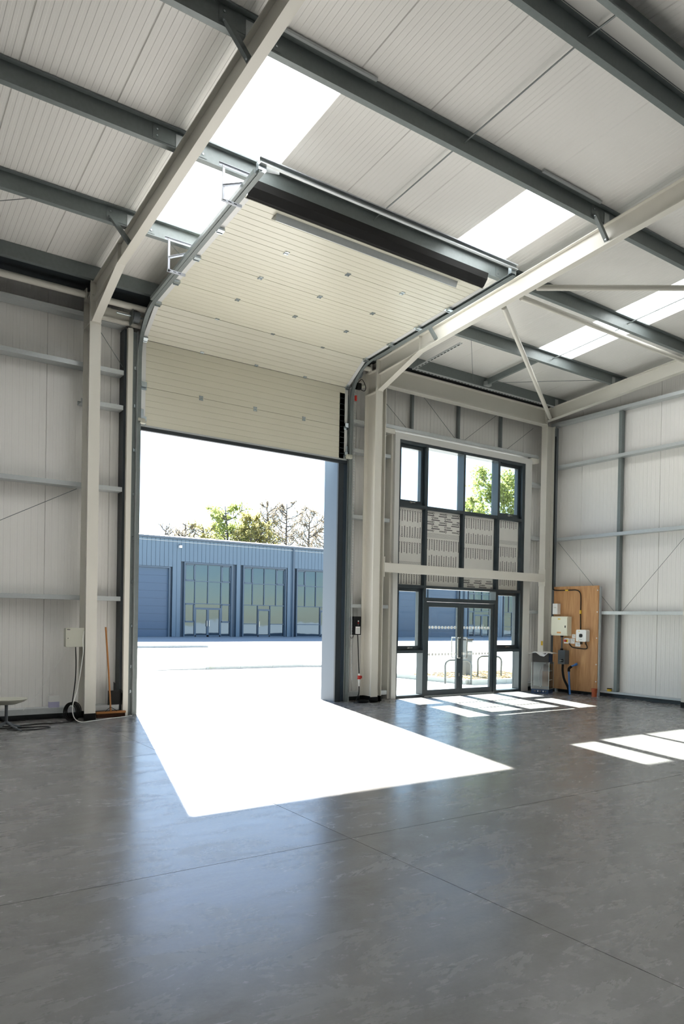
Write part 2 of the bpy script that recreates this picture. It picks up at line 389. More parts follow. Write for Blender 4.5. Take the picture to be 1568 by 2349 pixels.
# ------------------------------------------------------------------ walls
def wall_panels(parent, x0, x1, z0, z1, joint, axis='x', n=10, d=.003, m='liner'):
    # vertical liner panels; axis 'x': wall along x with inner face at YW; 'g': gable along y with inner face at XG
    k = math.floor((x0-joint)/MOD); a = joint+k*MOD
    while a < x1-1e-4:
        p0, p1 = max(a, x0), min(a+MOD, x1)
        if p1-p0 > .01:
            prof = ribbed(a, a+MOD, n, d)
            prof = [q for q in prof if p0+.001 < q[0] < p1-.001]
            if not prof: prof = [((p0+p1)/2, 0)]
            if prof[0][0]-p0 > .004: prof = [(p0+.001, prof[0][1])]+prof
            if p1-prof[-1][0] > .004: prof = prof+[(p1-.001, prof[-1][1])]
            poly = prof+[(prof[-1][0], .1), (prof[0][0], .1)]
            q = MB()
            zt = z1 if not callable(z1) else None
            if axis == 'x': q.extr(poly, (0, YW, z0), (1, 0, 0), (0, 1, 0), (0, 0, z1-z0))
            elif axis == 'b': q.extr(poly, (0, YB, z0), (1, 0, 0), (0, -1, 0), (0, 0, z1-z0))
            else:
                ox, sg = (XG, 1) if axis == 'g' else (XE, -1)
                A = [(ox+sg*b, y, z0) for y, b in poly]; B = [(ox+sg*b, y, z1(y)) for y, b in poly]; nn = len(poly)
                q.add(A+B, [(i, (i+1) % nn, (i+1) % nn+nn, i+nn) for i in range(nn)]+[tuple(range(nn)), tuple(range(2*nn-1, nn-1, -1))])
            q.build('wall_panel', m, parent)
        a += MOD
DX0, DX1, DZ = 3.86, 7.73, 5.9           # vehicle door opening
WX0, WX1, WZ = 9.06, 13.08, 5.34          # glazed screen opening
wf = thing('wall_front', (3, YW, 0), kind='structure')
J = 2.50
ztop = zlin(YW)
wall_panels(wf, XE, DX0-.05, .06, ztop, J)
wall_panels(wf, DX0-.05, DX1+.05, DZ, ztop, J)
wall_panels(wf, DX1+.05, WX0, .06, ztop, J)
wall_panels(wf, WX0, WX1, WZ, ztop, J)
wall_panels(wf, WX1, XG, .06, ztop, J)
for a, b, z0 in ((XE, DX0, 0), (DX0, DX1, DZ), (DX1, WX0, 0), (WX0, WX1, WZ), (WX1, XG+.14, 0)):
    MB().box(a, b, YW+.101, YOUT, z0, ztop+.05).build('outer_sheet', 'wall_out', wf)
wr = thing('wall_right', (XG, RIDGE, 0), kind='structure')
wall_panels(wr, YB, YW+.1, .06, lambda y: zlin(y)-.001, 8.634, 'g')
MB().box(XG+.101, XG+.16, YB, YOUT, 0, 6.9).build('outer_sheet', 'wall_out', wr)
wle = thing('wall_left', (XE, RIDGE, 0), kind='structure')
wall_panels(wle, YB, YW+.1, .0, lambda y: zlin(y)-.001, 8.634, 'l', m='dim_wall')
MB().box(XE-.16, XE-.101, YB, YOUT, 0, 6.9).build('outer_sheet', 'wall_out', wle)
wb = thing('wall_back', (3, YB, 0), kind='structure')
wall_panels(wb, XE, XG, .0, ztop, J, 'b', m='dim_wall')
MB().box(XE, XG, YB-.16, YB-.101, 0, ztop).build('outer_sheet', 'wall_out', wb)

# ------------------------------------------------------------------ portal frames
def bolts(parent, spots, nrm, r=.013, l=.014):
    for s_ in spots: MB().tube([Vector(s_), Vector(s_)+Vector(nrm)*l], r, 6).build('bolt', 'cream', parent)
def portal_column(xc, label, y0=YC, sg=1, tee=False, detail=True):
    t = thing('steel_column', (xc, y0+sg*.18, 0), label, 'column', 'steel portal columns')
    P_ = ipoly(.36, .164, .016, .011)
    MB().extr(P_, (xc, y0, .105), (1, 0, 0), (0, sg, 0), (0, 0, 6.43)).build('shaft', 'cream', t)
    MB().extr(ipoly(.366, .17, .021, .016), (xc, y0-sg*.003, 0), (1, 0, 0), (0, sg, 0), (0, 0, .105)).build('base_band', 'black', t)
    if detail:
        # cap and stiffener plates between the flanges
        for s_ in (-1, 1):
            q = MB(); xa, xb = sorted((xc+s_*.0056, xc+s_*.08)); ya, yb = sorted((y0+sg*.0162, y0+sg*.3438))
            q.box(xa, xb, ya, yb, 5.94, 5.955); q.build('stiffener', 'cream', t)
            q = MB(); q.box(xa, xb, ya, yb, 6.36, 6.375); q.build('stiffener', 'cream', t)
        MB().box(xc-.082, xc+.082, *sorted((y0-sg*.001, y0-sg*.021)), 5.955, 6.62).build('end_plate', 'cream', t)
        bolts(t, [(xc+s_*.045, y0-sg*.021, z) for s_ in (-1, 1) for z in (6.02, 6.28, 6.36, 6.58)], (0, -sg, 0))
    if tee:
        MB().box(xc+.0056, xc+.228, 11.255, 11.267, .105, 6.53).build('tee_web', 'cream', t)
        MB().box(xc+.228, xc+.245, 11.175, 11.347, .105, 6.53).build('tee_flange', 'cream', t)
        MB().box(xc+.0056, xc+.248, 11.252, 11.27, 0, .105).build('tee_base', 'black', t)
        MB().box(xc+.225, xc+.249, 11.172, 11.35, 0, .105).build('tee_base', 'black', t)
    return t
portal_column(XCOL[0], 'cream steel column left of the vehicle door beside the broom', detail=True)
portal_column(XCOL[1], 'cream steel column between the vehicle door and the glazed screen', tee=True)
portal_column(-2.288, 'cream steel column left out of the picture', detail=False)
for xc in (-2.288, XCOL[0], XCOL[1]): portal_column(xc, 'cream steel column on the back wall behind the camera', y0=2*RIDGE-YC, sg=-1, detail=False)

def rafter(xc, label, br=.111, detail=True):
    t = thing('steel_rafter', (xc, RIDGE, sof(RIDGE)), label, 'rafter', 'steel roof rafters')
    for mir in (False, True):
        f = (lambda y: 2*RIDGE-y) if mir else (lambda y: y)
        q = MB(); P_ = ipoly(DR-.002, br, .012, .009); n = len(P_)
        A = [(xc+u, f(YC-.022), sof(YC-.022)+v) for u, v in P_]; B = [(xc+u, f(RIDGE), sof(RIDGE)+v) for u, v in P_]
        q.add(A+B, [(i, (i+1) % n, (i+1) % n+n, i+n) for i in range(n)]+[tuple(range(n)), tuple(range(2*n-1, n-1, -1))])
        q.build('beam', 'cream', t)
        # haunch: web plate and sloping flange below the rafter
        ya, za_ = YC-.023, 5.965; yb, zb = 9.885, sof(9.885)
        q = MB(); q.add([(xc+s_*.0045, f(yy), zz) for s_ in (-1, 1) for yy, zz in ((ya, za_+.012), (yb, zb), (ya, sof(ya)))],
                        [(0, 1, 2), (5, 4, 3), (0, 3, 4, 1), (1, 4, 5, 2), (2, 5, 3, 0)]); q.build('haunch_web', 'cream', t)
        d = Vector((0, f(yb)-f(ya), zb-za_)); L_ = d.length; d.normalize(); nrm = Vector((0, -d.z, d.y)); nrm = nrm if nrm.z > 0 else -nrm
        c = Vector((xc, (f(ya)+f(yb))/2, (za_+zb)/2))+nrm*.006
        MB().obox(c, (br/2+.004, 0, 0), d*(L_/2+.004), nrm*.006).build('haunch_flange', 'cream', t)
        if detail and not mir:
            for s_ in (-1, 1):
                xa, xb = sorted((xc+s_*.0046, xc+s_*(br/2-.003)))
                MB().box(xa, xb, yb-.006, yb+.006, sof(yb)+.013, sof(yb)+DR-.016).build('stiffener', 'cream', t)
    if detail:
        for yp in (9.50, 7.81, 6.11, 4.55):   # purlin cleats
            z = sof(yp)+DR
            MB().box(xc-.053, xc+.053, yp-.012, yp-.004, z-.002, z+.16).build('purlin_cleat', 'galv_light', t)
    return t
rafter(XCOL[0], 'cream haunched steel rafter running up over the left end of the vehicle door')
rafter(XCOL[1], 'cream haunched steel rafter beside the right track of the vehicle door')
rafter(-2.288, 'cream steel rafter left out of the picture', detail=False)

# gable frame: columns with flanges facing across, and the gable rafter
XGI = 13.35
def gable_column(yc, label, zt, detail=True):
    t = thing('gable_column', (XGI+.14, yc, 0), label, 'column', 'gable wall columns')
    P_ = ipoly(.28, .165, .014, .01)
    MB().extr(P_, (XGI, yc, .1), (0, 1, 0), (1, 0, 0), (0, 0, zt-.1)).build('shaft', 'cream', t)
    MB().extr(ipoly(.286, .171, .019, .015), (XGI-.003, yc, 0), (0, 1, 0), (1, 0, 0), (0, 0, .1)).build('base_band', 'black', t)
gable_column(11.26, 'cream steel corner column beside the plywood electrics board', 6.16)
gable_column(7.72, 'cream steel gable column at the right edge of the picture', sof(7.72)-.01)
gable_column(RIDGE, 'cream steel gable column under the ridge, out of the picture', sof(RIDGE)-.01)
gable_column(.82, 'cream steel gable column behind the camera', sof(.82)-.01)
t = thing('gable_rafter', (13.42, RIDGE, sof(RIDGE)), 'cream steel rafter along the top of the right gable wall', 'rafter', 'steel roof rafters')
for mir in (False, True):
    f = (lambda y: 2*RIDGE-y) if mir else (lambda y: y)
    P_ = ipoly(DR-.01, .13, .012, .009); n = len(P_)
    A = [(13.415+u, f(11.34), sof(11.34)+v+.005) for u, v in P_]; B = [(13.415+u, f(RIDGE), sof(RIDGE)+v+.005) for u, v in P_]
    MB().add(A+B, [(i, (i+1) % n, (i+1) % n+n, i+n) for i in range(n)]+[tuple(range(n)), tuple(range(2*n-1, n-1, -1))]).build('beam', 'cream', t)
for yp in (10.99, 9.50, 7.81, 6.11):
    z = sof(yp)+DR; MB().box(13.36, 13.46, yp-.012, yp-.004, z-.004, z+.15).build('purlin_cleat', 'galv_light', t)

# eaves beam and tie beam of the braced bay
XT = XCOL[1]+.246
t = thing('eaves_beam', (11, 11.26, 6.16), 'deep cream steel beam above the glazed screen', 'beam')
MB().extr(ipoly(.37, .17, .016, .011), (XT+.012, 11.26, 6.155), (0, 1, 0), (0, 0, 1), (XGI-XT-.024, 0, 0)).build('beam', 'cream', t)
for xx in (XT, XGI-.011): MB().box(xx, xx+.011, 11.18, 11.34, 6.14, 6.54).build('end_plate', 'cream', t)
bolts(t, [(XGI-.012, 11.205, z) for z in (6.22, 6.34, 6.45)], (-1, 0, 0))
t = thing('tie_beam', (11, 11.22, 2.53), 'cream box beam crossing the glazed screen at mid height', 'beam')
MB().box(XT+.014, XGI-.014, 11.16, 11.31, 2.53, 2.705).build('box_section', 'cream', t)
MB().box(XT, XT+.013, 11.15, 11.345, 2.43, 2.82).build('end_plate', 'cream', t)
MB().box(XGI-.013, XGI-.0005, 11.15, 11.345, 2.43, 2.82).build('end_plate', 'cream', t)

# eaves tubes
def chs(name, p0, p1, r, label, cat='brace', group=None, plates=True):
    p0, p1 = Vector(p0), Vector(p1); d = (p1-p0).normalized()
    t = thing(name, (p0+p1)/2, label, cat, group)
    MB().tube([p0+d*.02, p1-d*.02], r, 16).build('tube', 'cream', t)
    if plates:
        for p, s_ in ((p0, 1), (p1, -1)):
            c = p+d*s_*.012; a = Vector((0, 0, 1)) if abs(d.z) < .8 else Vector((1, 0, 0)); a = (a-d*a.dot(d)).normalized(); b = d.cross(a)
            MB().obox(c, a*(r+.03), b*(r+.012), d*.006).build('end_plate', 'cream', t)
    return t
chs('eaves_tube', (-2.19, 11.26, 6.40), (2.96, 11.26, 6.41), .05, 'cream eaves tube left of the left column', 'tube', 'eaves tubes')
chs('eaves_tube', (3.14, 11.26, 6.41), (8.30, 11.26, 6.41), .05, 'cream eaves tube above the vehicle door head', 'tube', 'eaves tubes')

# roof bracing tubes in the right bay
def brc(p0, p1, lab):
    chs('roof_brace', p0, p1, .042, lab, 'brace', 'roof bracing tubes', False)
brc((8.46, 8.0, sof(8.0)+.02), (13.36, 11.12, 6.31), 'cream brace tube sloping from the right rafter down to the gable corner')
brc((8.46, 7.66, sof(7.66)+.02), (13.36, 7.66, sof(7.66)+.02), 'cream strut tube running just below the purlin across the right bay')
brc((8.46, 7.36, sof(7.36)+.03), (13.36, RIDGE+.15, sof(RIDGE)+.03), 'cream brace tube running level towards the ridge at the right edge')

# ------------------------------------------------------------------ purlins
PUR = [(9.50, 'galvanised purlin nearest the front eaves'), (7.81, 'galvanised purlin over the rear end of the vehicle door tracks'), (6.11, 'galvanised purlin along the upper end of the rooflights'),
       (4.46, 'galvanised ridge purlin on the door side'), (4.08, 'galvanised ridge purlin on the camera side'), (2.43, 'galvanised purlin behind the camera, upper'), (.73, 'galvanised purlin behind the camera, middle'), (-.96, 'galvanised purlin behind the camera, lower')]
for yp, lab in PUR:
    sg = 1 if yp > RIDGE else -1
    z = sof(yp)+DR+.001
    t = thing('roof_purlin', (3, yp, z), lab, 'purlin', 'roof purlins')
    MB().extr(zpoly(PD-.002, .066), (XE+.02, yp, z), (0, sg*1/cs, -SL/cs), (0, 0, 1), (XG-XE-.04, 0, 0)).build('section', 'galv', t)
    if yp in (6.11, 7.81):   # short trimmer strips on top, by the rafters
        pass
    for xc in (-2.288, XCOL[0], XCOL[1]):   # lapped sleeve at each rafter
        q = MB(); y0, y1 = sorted((yp-sg*.006, yp-sg*.001)); q.box(xc-.32, xc+.32, y0, y1, z+.02, z+PD-.022); q.build('sleeve', 'galv', t)
        for dx in (-.27, .27):
            for dz in (.06, .13): MB().tube([(xc+dx, yp-sg*.006, z+dz), (xc+dx, yp-sg*.016, z+dz)], .011, 6).build('bolt', 'zinc', t)
# eaves purlins
for yp, lab in ((11.0, 'galvanised eaves purlin above the front wall'), (2*RIDGE-11.0, 'galvanised eaves purlin above the back wall')):
    sg = 1 if yp > RIDGE else -1; z = sof(yp)+DR+.001
    t = thing('eaves_purlin', (3, yp, z), lab, 'purlin', 'roof purlins')
    MB().extr(cpoly(PD-.004, .075), (XE+.02, yp, z), (0, sg, 0), (0, 0, 1), (XG-XE-.04, 0, 0)).build('section', 'galv', t)
    MB().box(XE+.02, XG-.02, *sorted((yp+sg*.08, yp+sg*.55)), z+.03, z+.036).build('eaves_closure', 'jambdark', ceil)
# filler strips seen on top of the purlin by the rooflights
for x0_, x1_, lab in ((3.12, 4.45, 'thin galvanised strip on the purlin beside the left rooflight'), (7.0, 8.15, 'thin galvanised strip on the purlin above the middle rooflight')):
    z = zlin(6.03)-.03
    MB().box(x0_, x1_, 6.0, 6.03, z-.005, z+.024).build('support_strip', 'galv_light', label=lab, cat='strip')

# fly braces from purlin to rafter bottom flange
def fly(xc, yp, lab, s_=-1):
    z = sof(yp)
    p0 = Vector((xc+s_*.30, yp-.02, z+DR+.06)); p1 = Vector((xc+s_*.034, yp-.03, z+.045)); d = (p1-p0); L_ = d.length; d.normalize()
    a = Vector((0, 1, 0)); b = d.cross(a).normalized()
    t = thing('fly_brace', p1, lab, 'brace', 'fly braces')
    MB().extr([(-.025, 0), (.025, 0), (.025, .004), (-.021, .004), (-.021, .05), (-.025, .05)], p0, a, b, d*L_).build('angle', 'galv', t)
    for p in (p0+d*.03, p1-d*.03): MB().tube([p-Vector((0, .0, 0)), p+a*-.02], .011, 6).build('bolt', 'zinc', t)
fly(XCOL[0], 6.11, 'galvanised fly brace high on the left rafter near the top of the picture')
fly(XCOL[0], 9.50, 'galvanised fly brace above the haunch of the left rafter')
fly(XCOL[1], 6.11, 'galvanised fly brace on the right rafter beside the middle rooflight')
fly(XCOL[1], 9.50, 'galvanised fly brace above the haunch of the right rafter')

# sag rods between purlins
def rod(p0, p1, r, lab, name='sag_rod', cat='rod', group='roof sag rods', m='galv'):
    return MB().tube([p0, p1], r, 6).build(name, m, label=lab, cat=cat, group=group)
def zr(y): return sof(y)+DR+.11
rod((5.78, 4.46, zr(4.46)), (5.78, 6.11, zr(6.11)), .009, 'thin sag rod in mid bay between ridge purlin and the next purlin')
rod((5.76, 6.12, zr(6.12)), (5.76, 7.81, zr(7.81)), .009, 'thin sag rod in mid bay above the rear door channel')
rod((5.74, 7.82, zr(7.82)), (5.74, 9.50, zr(9.50)), .009, 'thin sag rod in mid bay hidden above the raised door')
rod((11.45, 7.82, zr(7.82)), (11.45, 9.50, zr(9.50)), .011, 'thin sag rod crossing the lower half of the right rooflight')
rod((11.40, 6.12, zr(6.12)), (11.40, 7.81, zr(7.81)), .011, 'thin sag rod crossing the upper half of the right rooflight')
rod((5.79, 4.08, zr(4.08)), (5.79, 4.46, zr(4.46)), .011, 'short sag rod joining the two ridge purlins')
rod((9.25, 9.52, zr(9.52)-.05), (10.75, 10.98, zr(10.98)-.05), .005, 'thin diagonal wire in the right eaves bay near the cable tray')
rod((13.2, 9.52, zr(9.52)-.05), (11.05, 10.98, zr(10.98)-.05), .005, 'thin diagonal wire in the right eaves bay near the gable')
rod((.2, 10.98, zr(10.98)-.05), (2.0, 9.52, zr(9.52)-.05), .005, 'thin diagonal wire in the left eaves bay')
rod((3.5, 9.52, zr(9.52)-.05), (5.2, 10.98, zr(10.98)-.05), .005, 'thin diagonal wire above the left door track')
t = thing('eaves_strut', (11.1, 10.2, 6.7), 'galvanised channel strut between the eaves purlin and next purlin in the right bay', 'strut')
MB().extr(cpoly(.12, .05), (11.1, 9.56, sof(9.56)+DR+.02), (1, 0, 0), (0, 0, 1), (0, 1.42, -1.42*SL)).build('channel', 'galv', t)
MB().box(11.07, 11.22, 10.9, 10.99, sof(10.9)+DR, sof(10.9)+DR+.09).build('cleat', 'galv_light', t)

# perforated cable trays near the right eaves
def tray(name, p0, p1, lab, w_=.05, side=(0, 1, 0)):
    p0, p1 = Vector(p0), Vector(p1); d = p1-p0; L_ = d.length; d.normalize(); s_ = Vector(side)
    t = thing(name, p0, lab, 'cable tray', 'cable trays')
    MB().extr([(-w_/2, 0), (w_/2, 0), (w_/2, .025), (w_/2-.003, .025), (w_/2-.003, .003), (-w_/2+.003, .003), (-w_/2+.003, .025), (-w_/2, .025)], p0, s_, Vector((0, 0, 1)), d*L_).build('channel', 'galv_light', t)
    q = MB(); n = int(L_/.09)
    for k in range(n): q.obox(p0+d*(.045+.09*k)+Vector((0, 0, -.0012)), d*.028, s_*.012, Vector((0, 0, .001)))
    q.build('slots', 'black', t, kind='stuff')
    return t
tray('cable_tray', (9.06, 10.9, 6.47), (13.2, 10.9, 6.47), 'long perforated cable tray along the right eaves purlin')
tray('cable_tray', (9.09, 10.88, 6.475), (9.09, 9.6, 6.58), 'short perforated cable tray running up from the eaves beside the right rafter', side=(1, 0, 0))

# ------------------------------------------------------------------ wall rails
def rail(x0, x1, z, lab, yf=11.445, dep=.205, h=.07, m='galv_light'):
    t = thing('wall_rail', ((x0+x1)/2, yf, z-h/2), lab, 'rail', 'front wall rails')
    # C section lying flat: web below, lips up, front flange facing the room
    MB().extr([(0, 0), (dep, 0), (dep, h), (dep-.018, h), (dep-.018, h-.004), (dep-.004, h-.004), (dep-.004, .004), (.004, .004), (.004, h-.004), (.018, h-.004), (.018, h), (0, h)],
              (x0, yf, z-h/2), (0, 1, 0), (0, 0, 1), (x1-x0, 0, 0)).build('section', m, t)
    return t
NAMES = {5.42: 'highest', 3.58: 'middle', 1.85: 'lower'}
for z, n in NAMES.items():
    rail(XE+.02, 3.62, z, f'galvanised {n} rail across the wall panels left of the vehicle door')
rail(XE+.02, 3.62, 6.19, 'galvanised top rail under the eaves tube left of the vehicle door')
rail(2.95, 3.62, 4.87, 'short galvanised rail between the left column and the vehicle door post, second from the top')
for z, n in ((5.42, 'highest'), (4.86, 'second'), (3.58, 'third'), (1.85, 'fourth')):
    rail(7.98, 8.98, z, f'short galvanised rail behind the middle column, {n} from the top' if z != 5.42 else 'short galvanised rail behind the middle column, highest one')
for z, n in ((4.82, 'highest'), (3.57, 'middle'), (1.83, 'lower')):
    rail(13.1, 13.64, z, f'short galvanised rail between glazed screen and corner column, {n} one')
rail(8.65, 13.35, 5.455, 'long galvanised rail above the glazed screen', yf=11.42, dep=.23)
# sill channels
def sill(x0, x1, lab):
    t = thing('sill_rail', ((x0+x1)/2, 11.45, .03), lab, 'rail', 'sill rails')
    MB().box(x0, x1, 11.47, 11.655, .135, .175).build('top_flange', 'galv_light', t)
    MB().box(x0, x1, 11.44, 11.47, .09, .175).build('front_flange', 'galv_light', t)
    MB().box(x0, x1, 11.6, 11.655, .0, .135).build('upstand', 'dark_grey', t)
sill(XE+.02, 3.62, 'galvanised sill rail at the foot of the wall left of the vehicle door')
sill(7.98, 8.98, 'short galvanised sill rail behind the middle column')
sill(13.1, 13.62, 'short galvanised sill rail beside the corner column')
# studs and wires above the screen
for xx, lab in ((9.62, 'nearest the middle column'), (10.93, 'in the centre'), (12.24, 'nearest the gable corner')):
    MB().extr(cpoly(.07, .05), (xx, 11.58, 5.5), (1, 0, 0), (0, 1, 0), (0, 0, .95)).build('wall_stud', 'galv', label=f'galvanised stud above the glazed screen, {lab}', cat='stud', group='studs above the screen')
WG = 'wall tie wires'
def wire(p0, p1, lab): rod(p0, p1, .005, lab, 'tie_wire', 'wire', WG, 'galv')
wire((8.65, 11.56, 6.15), (9.5, 11.56, 5.5), 'thin tie wire above the screen beside the middle column')
wire((9.85, 11.56, 6.3), (10.85, 11.56, 5.5), 'thin tie wire above the screen left of centre')
wire((12.15, 11.56, 6.3), (11.05, 11.56, 5.5), 'thin tie wire above the screen right of centre')
wire((13.3, 11.56, 6.15), (12.38, 11.56, 5.5), 'thin tie wire above the screen beside the gable corner')
wire((.3, 11.5, 2.1), (2.92, 11.5, 3.52), 'thin tie wire sloping up to the left column under the middle rail')
wire((3.17, 11.5, 6.1), (3.62, 11.5, 5.5), 'thin tie wire between left column top and door post')

# gable wall rails and post
GR = 'gable wall rails'
def grail(z, lab, sl=0):
    t = thing('gable_rail', (XGI+.29, RIDGE, z), lab, 'rail', GR)
    MB().extr([(0, 0), (.185, 0), (.185, .07), (.181, .07), (.181, .004), (.004, .004), (.004, .066), (.018, .066), (.018, .07), (0, .07)], (XGI+.282, YB+.1, z-.0), (1, 0, 0), (0, 0, 1), (0, 11.2-YB, 0)).build('section', 'galv_light', t)
for z, n in ((6.18, 'highest'), (5.17, 'second highest'), (3.49, 'middle'), (1.79, 'lower')): grail(z, f'long galvanised rail on the right gable wall, {n} one')
t = thing('sill_rail', (13.7, RIDGE, .03), 'galvanised sill rail at the foot of the right gable wall', 'rail', 'sill rails')
MB().box(13.64, 13.815, YB+.1, 11.2, .085, .12).build('top_flange', 'galv_light', t)
MB().box(13.76, 13.815, YB+.1, 11.2, 0, .085).build('upstand', 'dark_grey', t)
for yy, lab in ((9.5, 'galvanised post on the gable wall right of the plywood board'), (6.0, 'galvanised post on the gable wall beyond the right edge')):
    t = thing('gable_post', (13.75, yy, .13), lab, 'post', 'gable posts')
    for z0_, z1_ in ((.125, 1.785), (1.865, 3.485), (3.565, 5.165), (5.245, 6.175)):
        MB().extr(cpoly(.1, .075), (13.70, yy-.035, z0_), (0, 1, 0), (1, 0, 0), (0, 0, z1_-z0_)).build('segment', 'galv', t)
def gwire(p0, p1, lab): rod(p0, p1, .005, lab, 'tie_wire', 'wire', WG, 'galv')
gwire((13.72, 11.1, 3.46), (13.72, 9.58, 1.86), 'thin tie wire sloping down behind the plywood board on the gable')
gwire((13.72, 7.9, 3.46), (13.72, 9.38, 1.86), 'thin tie wire on the gable right of the galvanised post')

# ------------------------------------------------------------------ vehicle door
vd = thing('door_2', (5.9, 11.45, 0), kind='structure')
DJ = [(11.45, 4.655), (11.45, 5.265), (11.45, 6.02), (10.862, 6.398), (10.118, 6.452), (9.38, 6.506), (8.634, 6.561), (7.885, 6.616)]
PX0, PX1 = 3.90, 7.90
for i in range(7):
    a = Vector((0, *DJ[i])); b = Vector((0, *DJ[i+1])); d = b-a; L_ = d.length; d.normalize()
    out = Vector((0, d.z, -d.y)); out = out if (out.y > 0 or out.z > 0) and (out.z > .3 or out.y > .5) else -out
    # profile: u along the section, v outwards; shallow grooves on the room side
    poly = [(.004, 0)]; n = max(3, round(L_/.107))
    for k in range(1, n):
        c = L_*k/n; poly += [(c-.008, 0), (c, .005), (c+.003, 0)]
    poly += [(L_-.004, 0), (L_-.004, .014), (L_, .014), (L_, .042), (0, .042), (0, .014), (.004, .014)]
    sec = MB().extr(poly, Vector((PX0, 0, 0))+a, d, out, (PX1-PX0, 0, 0)).build('section', 'doorskin', vd)
    for xx0, xx1 in ((PX0-.012, PX0+.055), (PX1-.055, PX1+.012)):
        MB().extr([(.004, -.004), (L_-.004, -.004), (L_-.004, .046), (.004, .046)], Vector((xx0, 0, 0))+a, d, out, (xx1-xx0, 0, 0)).build('end_cap', 'stile', sec)
    if i > 0:
        for hx in (4.91, 5.93, 6.935):
            q = MB(); c = a+Vector((hx, 0, 0))-out*.004
            for s_ in (-1, 1):
                q.obox(c+d*s_*.024, (.034, 0, 0), d*.013, out*.003)
                for e in (-.024, .024): q.obox(c+d*s_*.03+Vector((e, 0, 0))-out*.004, (.006, 0, 0), d*.006, out*.004)
            q.tube([c-Vector((.03, 0, 0)), c+Vector((.03, 0, 0))], .007, 6); q.smooth = False
            q.build('hinge', 'zinc', sec)
    if i >= 0:
        for s_, ex in ((-1, PX0), (1, PX1)):
            c = a+Vector((ex, 0, 0))-out*.004+d*(.03 if i else .09)
            q = MB()
            q.obox(c-d*.05-out*.003+Vector((-s_*.02, 0, 0)), (.05, 0, 0), d*.032, out*.003)
            q.obox(c+d*.005-out*.02+Vector((-s_*.018, 0, 0)), (.045, 0, 0), d*.035, out*.018)
            q.obox(c-d*.035-out*.022+Vector((-s_*.02, 0, 0)), (.04, 0, 0), d*.008, out*.024)
            q.build('roller_bracket', 'zinc', sec)
            q = MB(); q.tube([c-out*.018, c-out*.018+Vector((s_*.075, 0, 0))], .007, 6); q.tube([c-out*.018+Vector((s_*.045, 0, 0)), c-out*.018+Vector((s_*.07, 0, 0))], .02, 10)
            q.build('roller', 'white_plastic', sec)
    if i == 0:
        MB().box(PX0-.01, PX1+.01, 11.443, 11.5, 4.628, 4.657).build('bottom_rail', 'galv_light', sec)
        MB().rbox(PX0-.02, PX1+.02, 11.44, 11.505, 4.565, 4.629, .015, 'x').build('bottom_seal', 'jambdark', sec)
        for s_, ex in ((-1, PX0), (1, PX1)):
            q = MB(); q.box(*sorted((ex-s_*.03, ex+s_*.085)), 11.36, 11.44, 4.69, 4.735); q.box(*sorted((ex-s_*.03, ex+s_*.06)), 11.33, 11.42, 4.655, 4.69)
            q.build('cable_bracket', 'plastic_grey', sec)
            MB().box(*sorted((ex-s_*.02, ex+s_*.03)), 11.42, 11.442, 4.74, 4.9).build('lifting_lug', 'zinc', sec)
    if i == 6:
        e = b+Vector((0, 0, 0))
        # stiffener bar under the top section and the rubber top seal
        q = MB(); p = a+d*(L_-.2)
        q.extr([(0, -.001), (.15, -.001), (.11, -.075), (.1, -.075)], Vector((4.37, 0, 0))+p, d, out, (3.05, 0, 0)); q.build('stiffener_bar', 'galv_light', sec)
        pts = [(PX0+.02, b.y+.03, b.z+.0), (PX0+.02, b.y-.03, b.z+.02), (PX0+.02, b.y-.10, b.z+.10), (PX0+.02, b.y-.12, b.z+.185)]
        q = MB(); A = [Vector(p_) for p_ in pts]; n2 = len(A)
        V_ = A+[p_+Vector((PX1-PX0-.04, 0, 0)) for p_ in A]; V2 = [v+Vector((0, .006, .004)) for v in V_]
        F = [(k, k+1, k+1+n2, k+n2) for k in range(n2-1)]
        q.add(V_, F); q.add(V2, [tuple(reversed(f)) for f in F]); q.build('top_seal', 'rubber', sec)
# tracks
def track(s_, ex, lab):
    t = thing('door_track', (ex, 11.4, 0), lab, 'track', 'vehicle door tracks')
    path = [(ex, 11.405, 0.0), (ex, 11.405, 5.69)]
    for k in range(1, 11):          # curve from vertical to the roof slope
        an = R(86*k/10); path.append((ex, 11.405-.7*(1-math.cos(an)), 5.69+.7*math.sin(an)))
    yb_, zb_ = path[-1][1], path[-1][2]
    path.append((ex, 7.33, zb_+(yb_-7.33)*.0735))
    prof = [(-.03, -.025), (.03, -.025), (.03, -.018), (-.024, -.018), (-.024, .018), (.03, .018), (.03, .025), (-.03, .025)]
    prof = [(a*(-s_), b) for a, b in prof]
    if s_ < 0: pass
    MB().sweep(prof, path, (1, 0, 0)).build('rail', 'galv', t)
    # reinforcing angle above the horizontal run
    q = MB(); p0 = Vector((ex+s_*.05, yb_, zb_+.03)); p1 = Vector((ex+s_*.05, 7.4, path[-1][2]+.03)); q.sweep([(-.02, 0), (.02, 0), (.02, .05), (-.02, .05)], [p0, p1], (1, 0, 0)); q.build('angle', 'galv', t)
    # vertical mounting angle with slots and the seal
    MB().box(*sorted((ex+s_*.035, ex+s_*.10)), 11.44, 11.447, 0, 6.1).build('mounting_angle', 'galv', t)
    MB().box(*sorted((ex+s_*.035, ex+s_*.04)), 11.37, 11.44, 0, 6.1).build('angle_flange', 'galv_light', t)
    for z in (.35, .75, 1.4, 2.1, 2.8, 3.5, 4.2, 4.9, 5.5):
        MB().box(*sorted((ex+s_*.03, ex+s_*.07)), 11.425, 11.44, z, z+.05).build('bracket', 'zinc', t)
    return t
track(-1, 3.835, 'galvanised curved track at the left side of the vehicle door')
track(1, 7.955, 'galvanised curved track at the right side of the vehicle door')
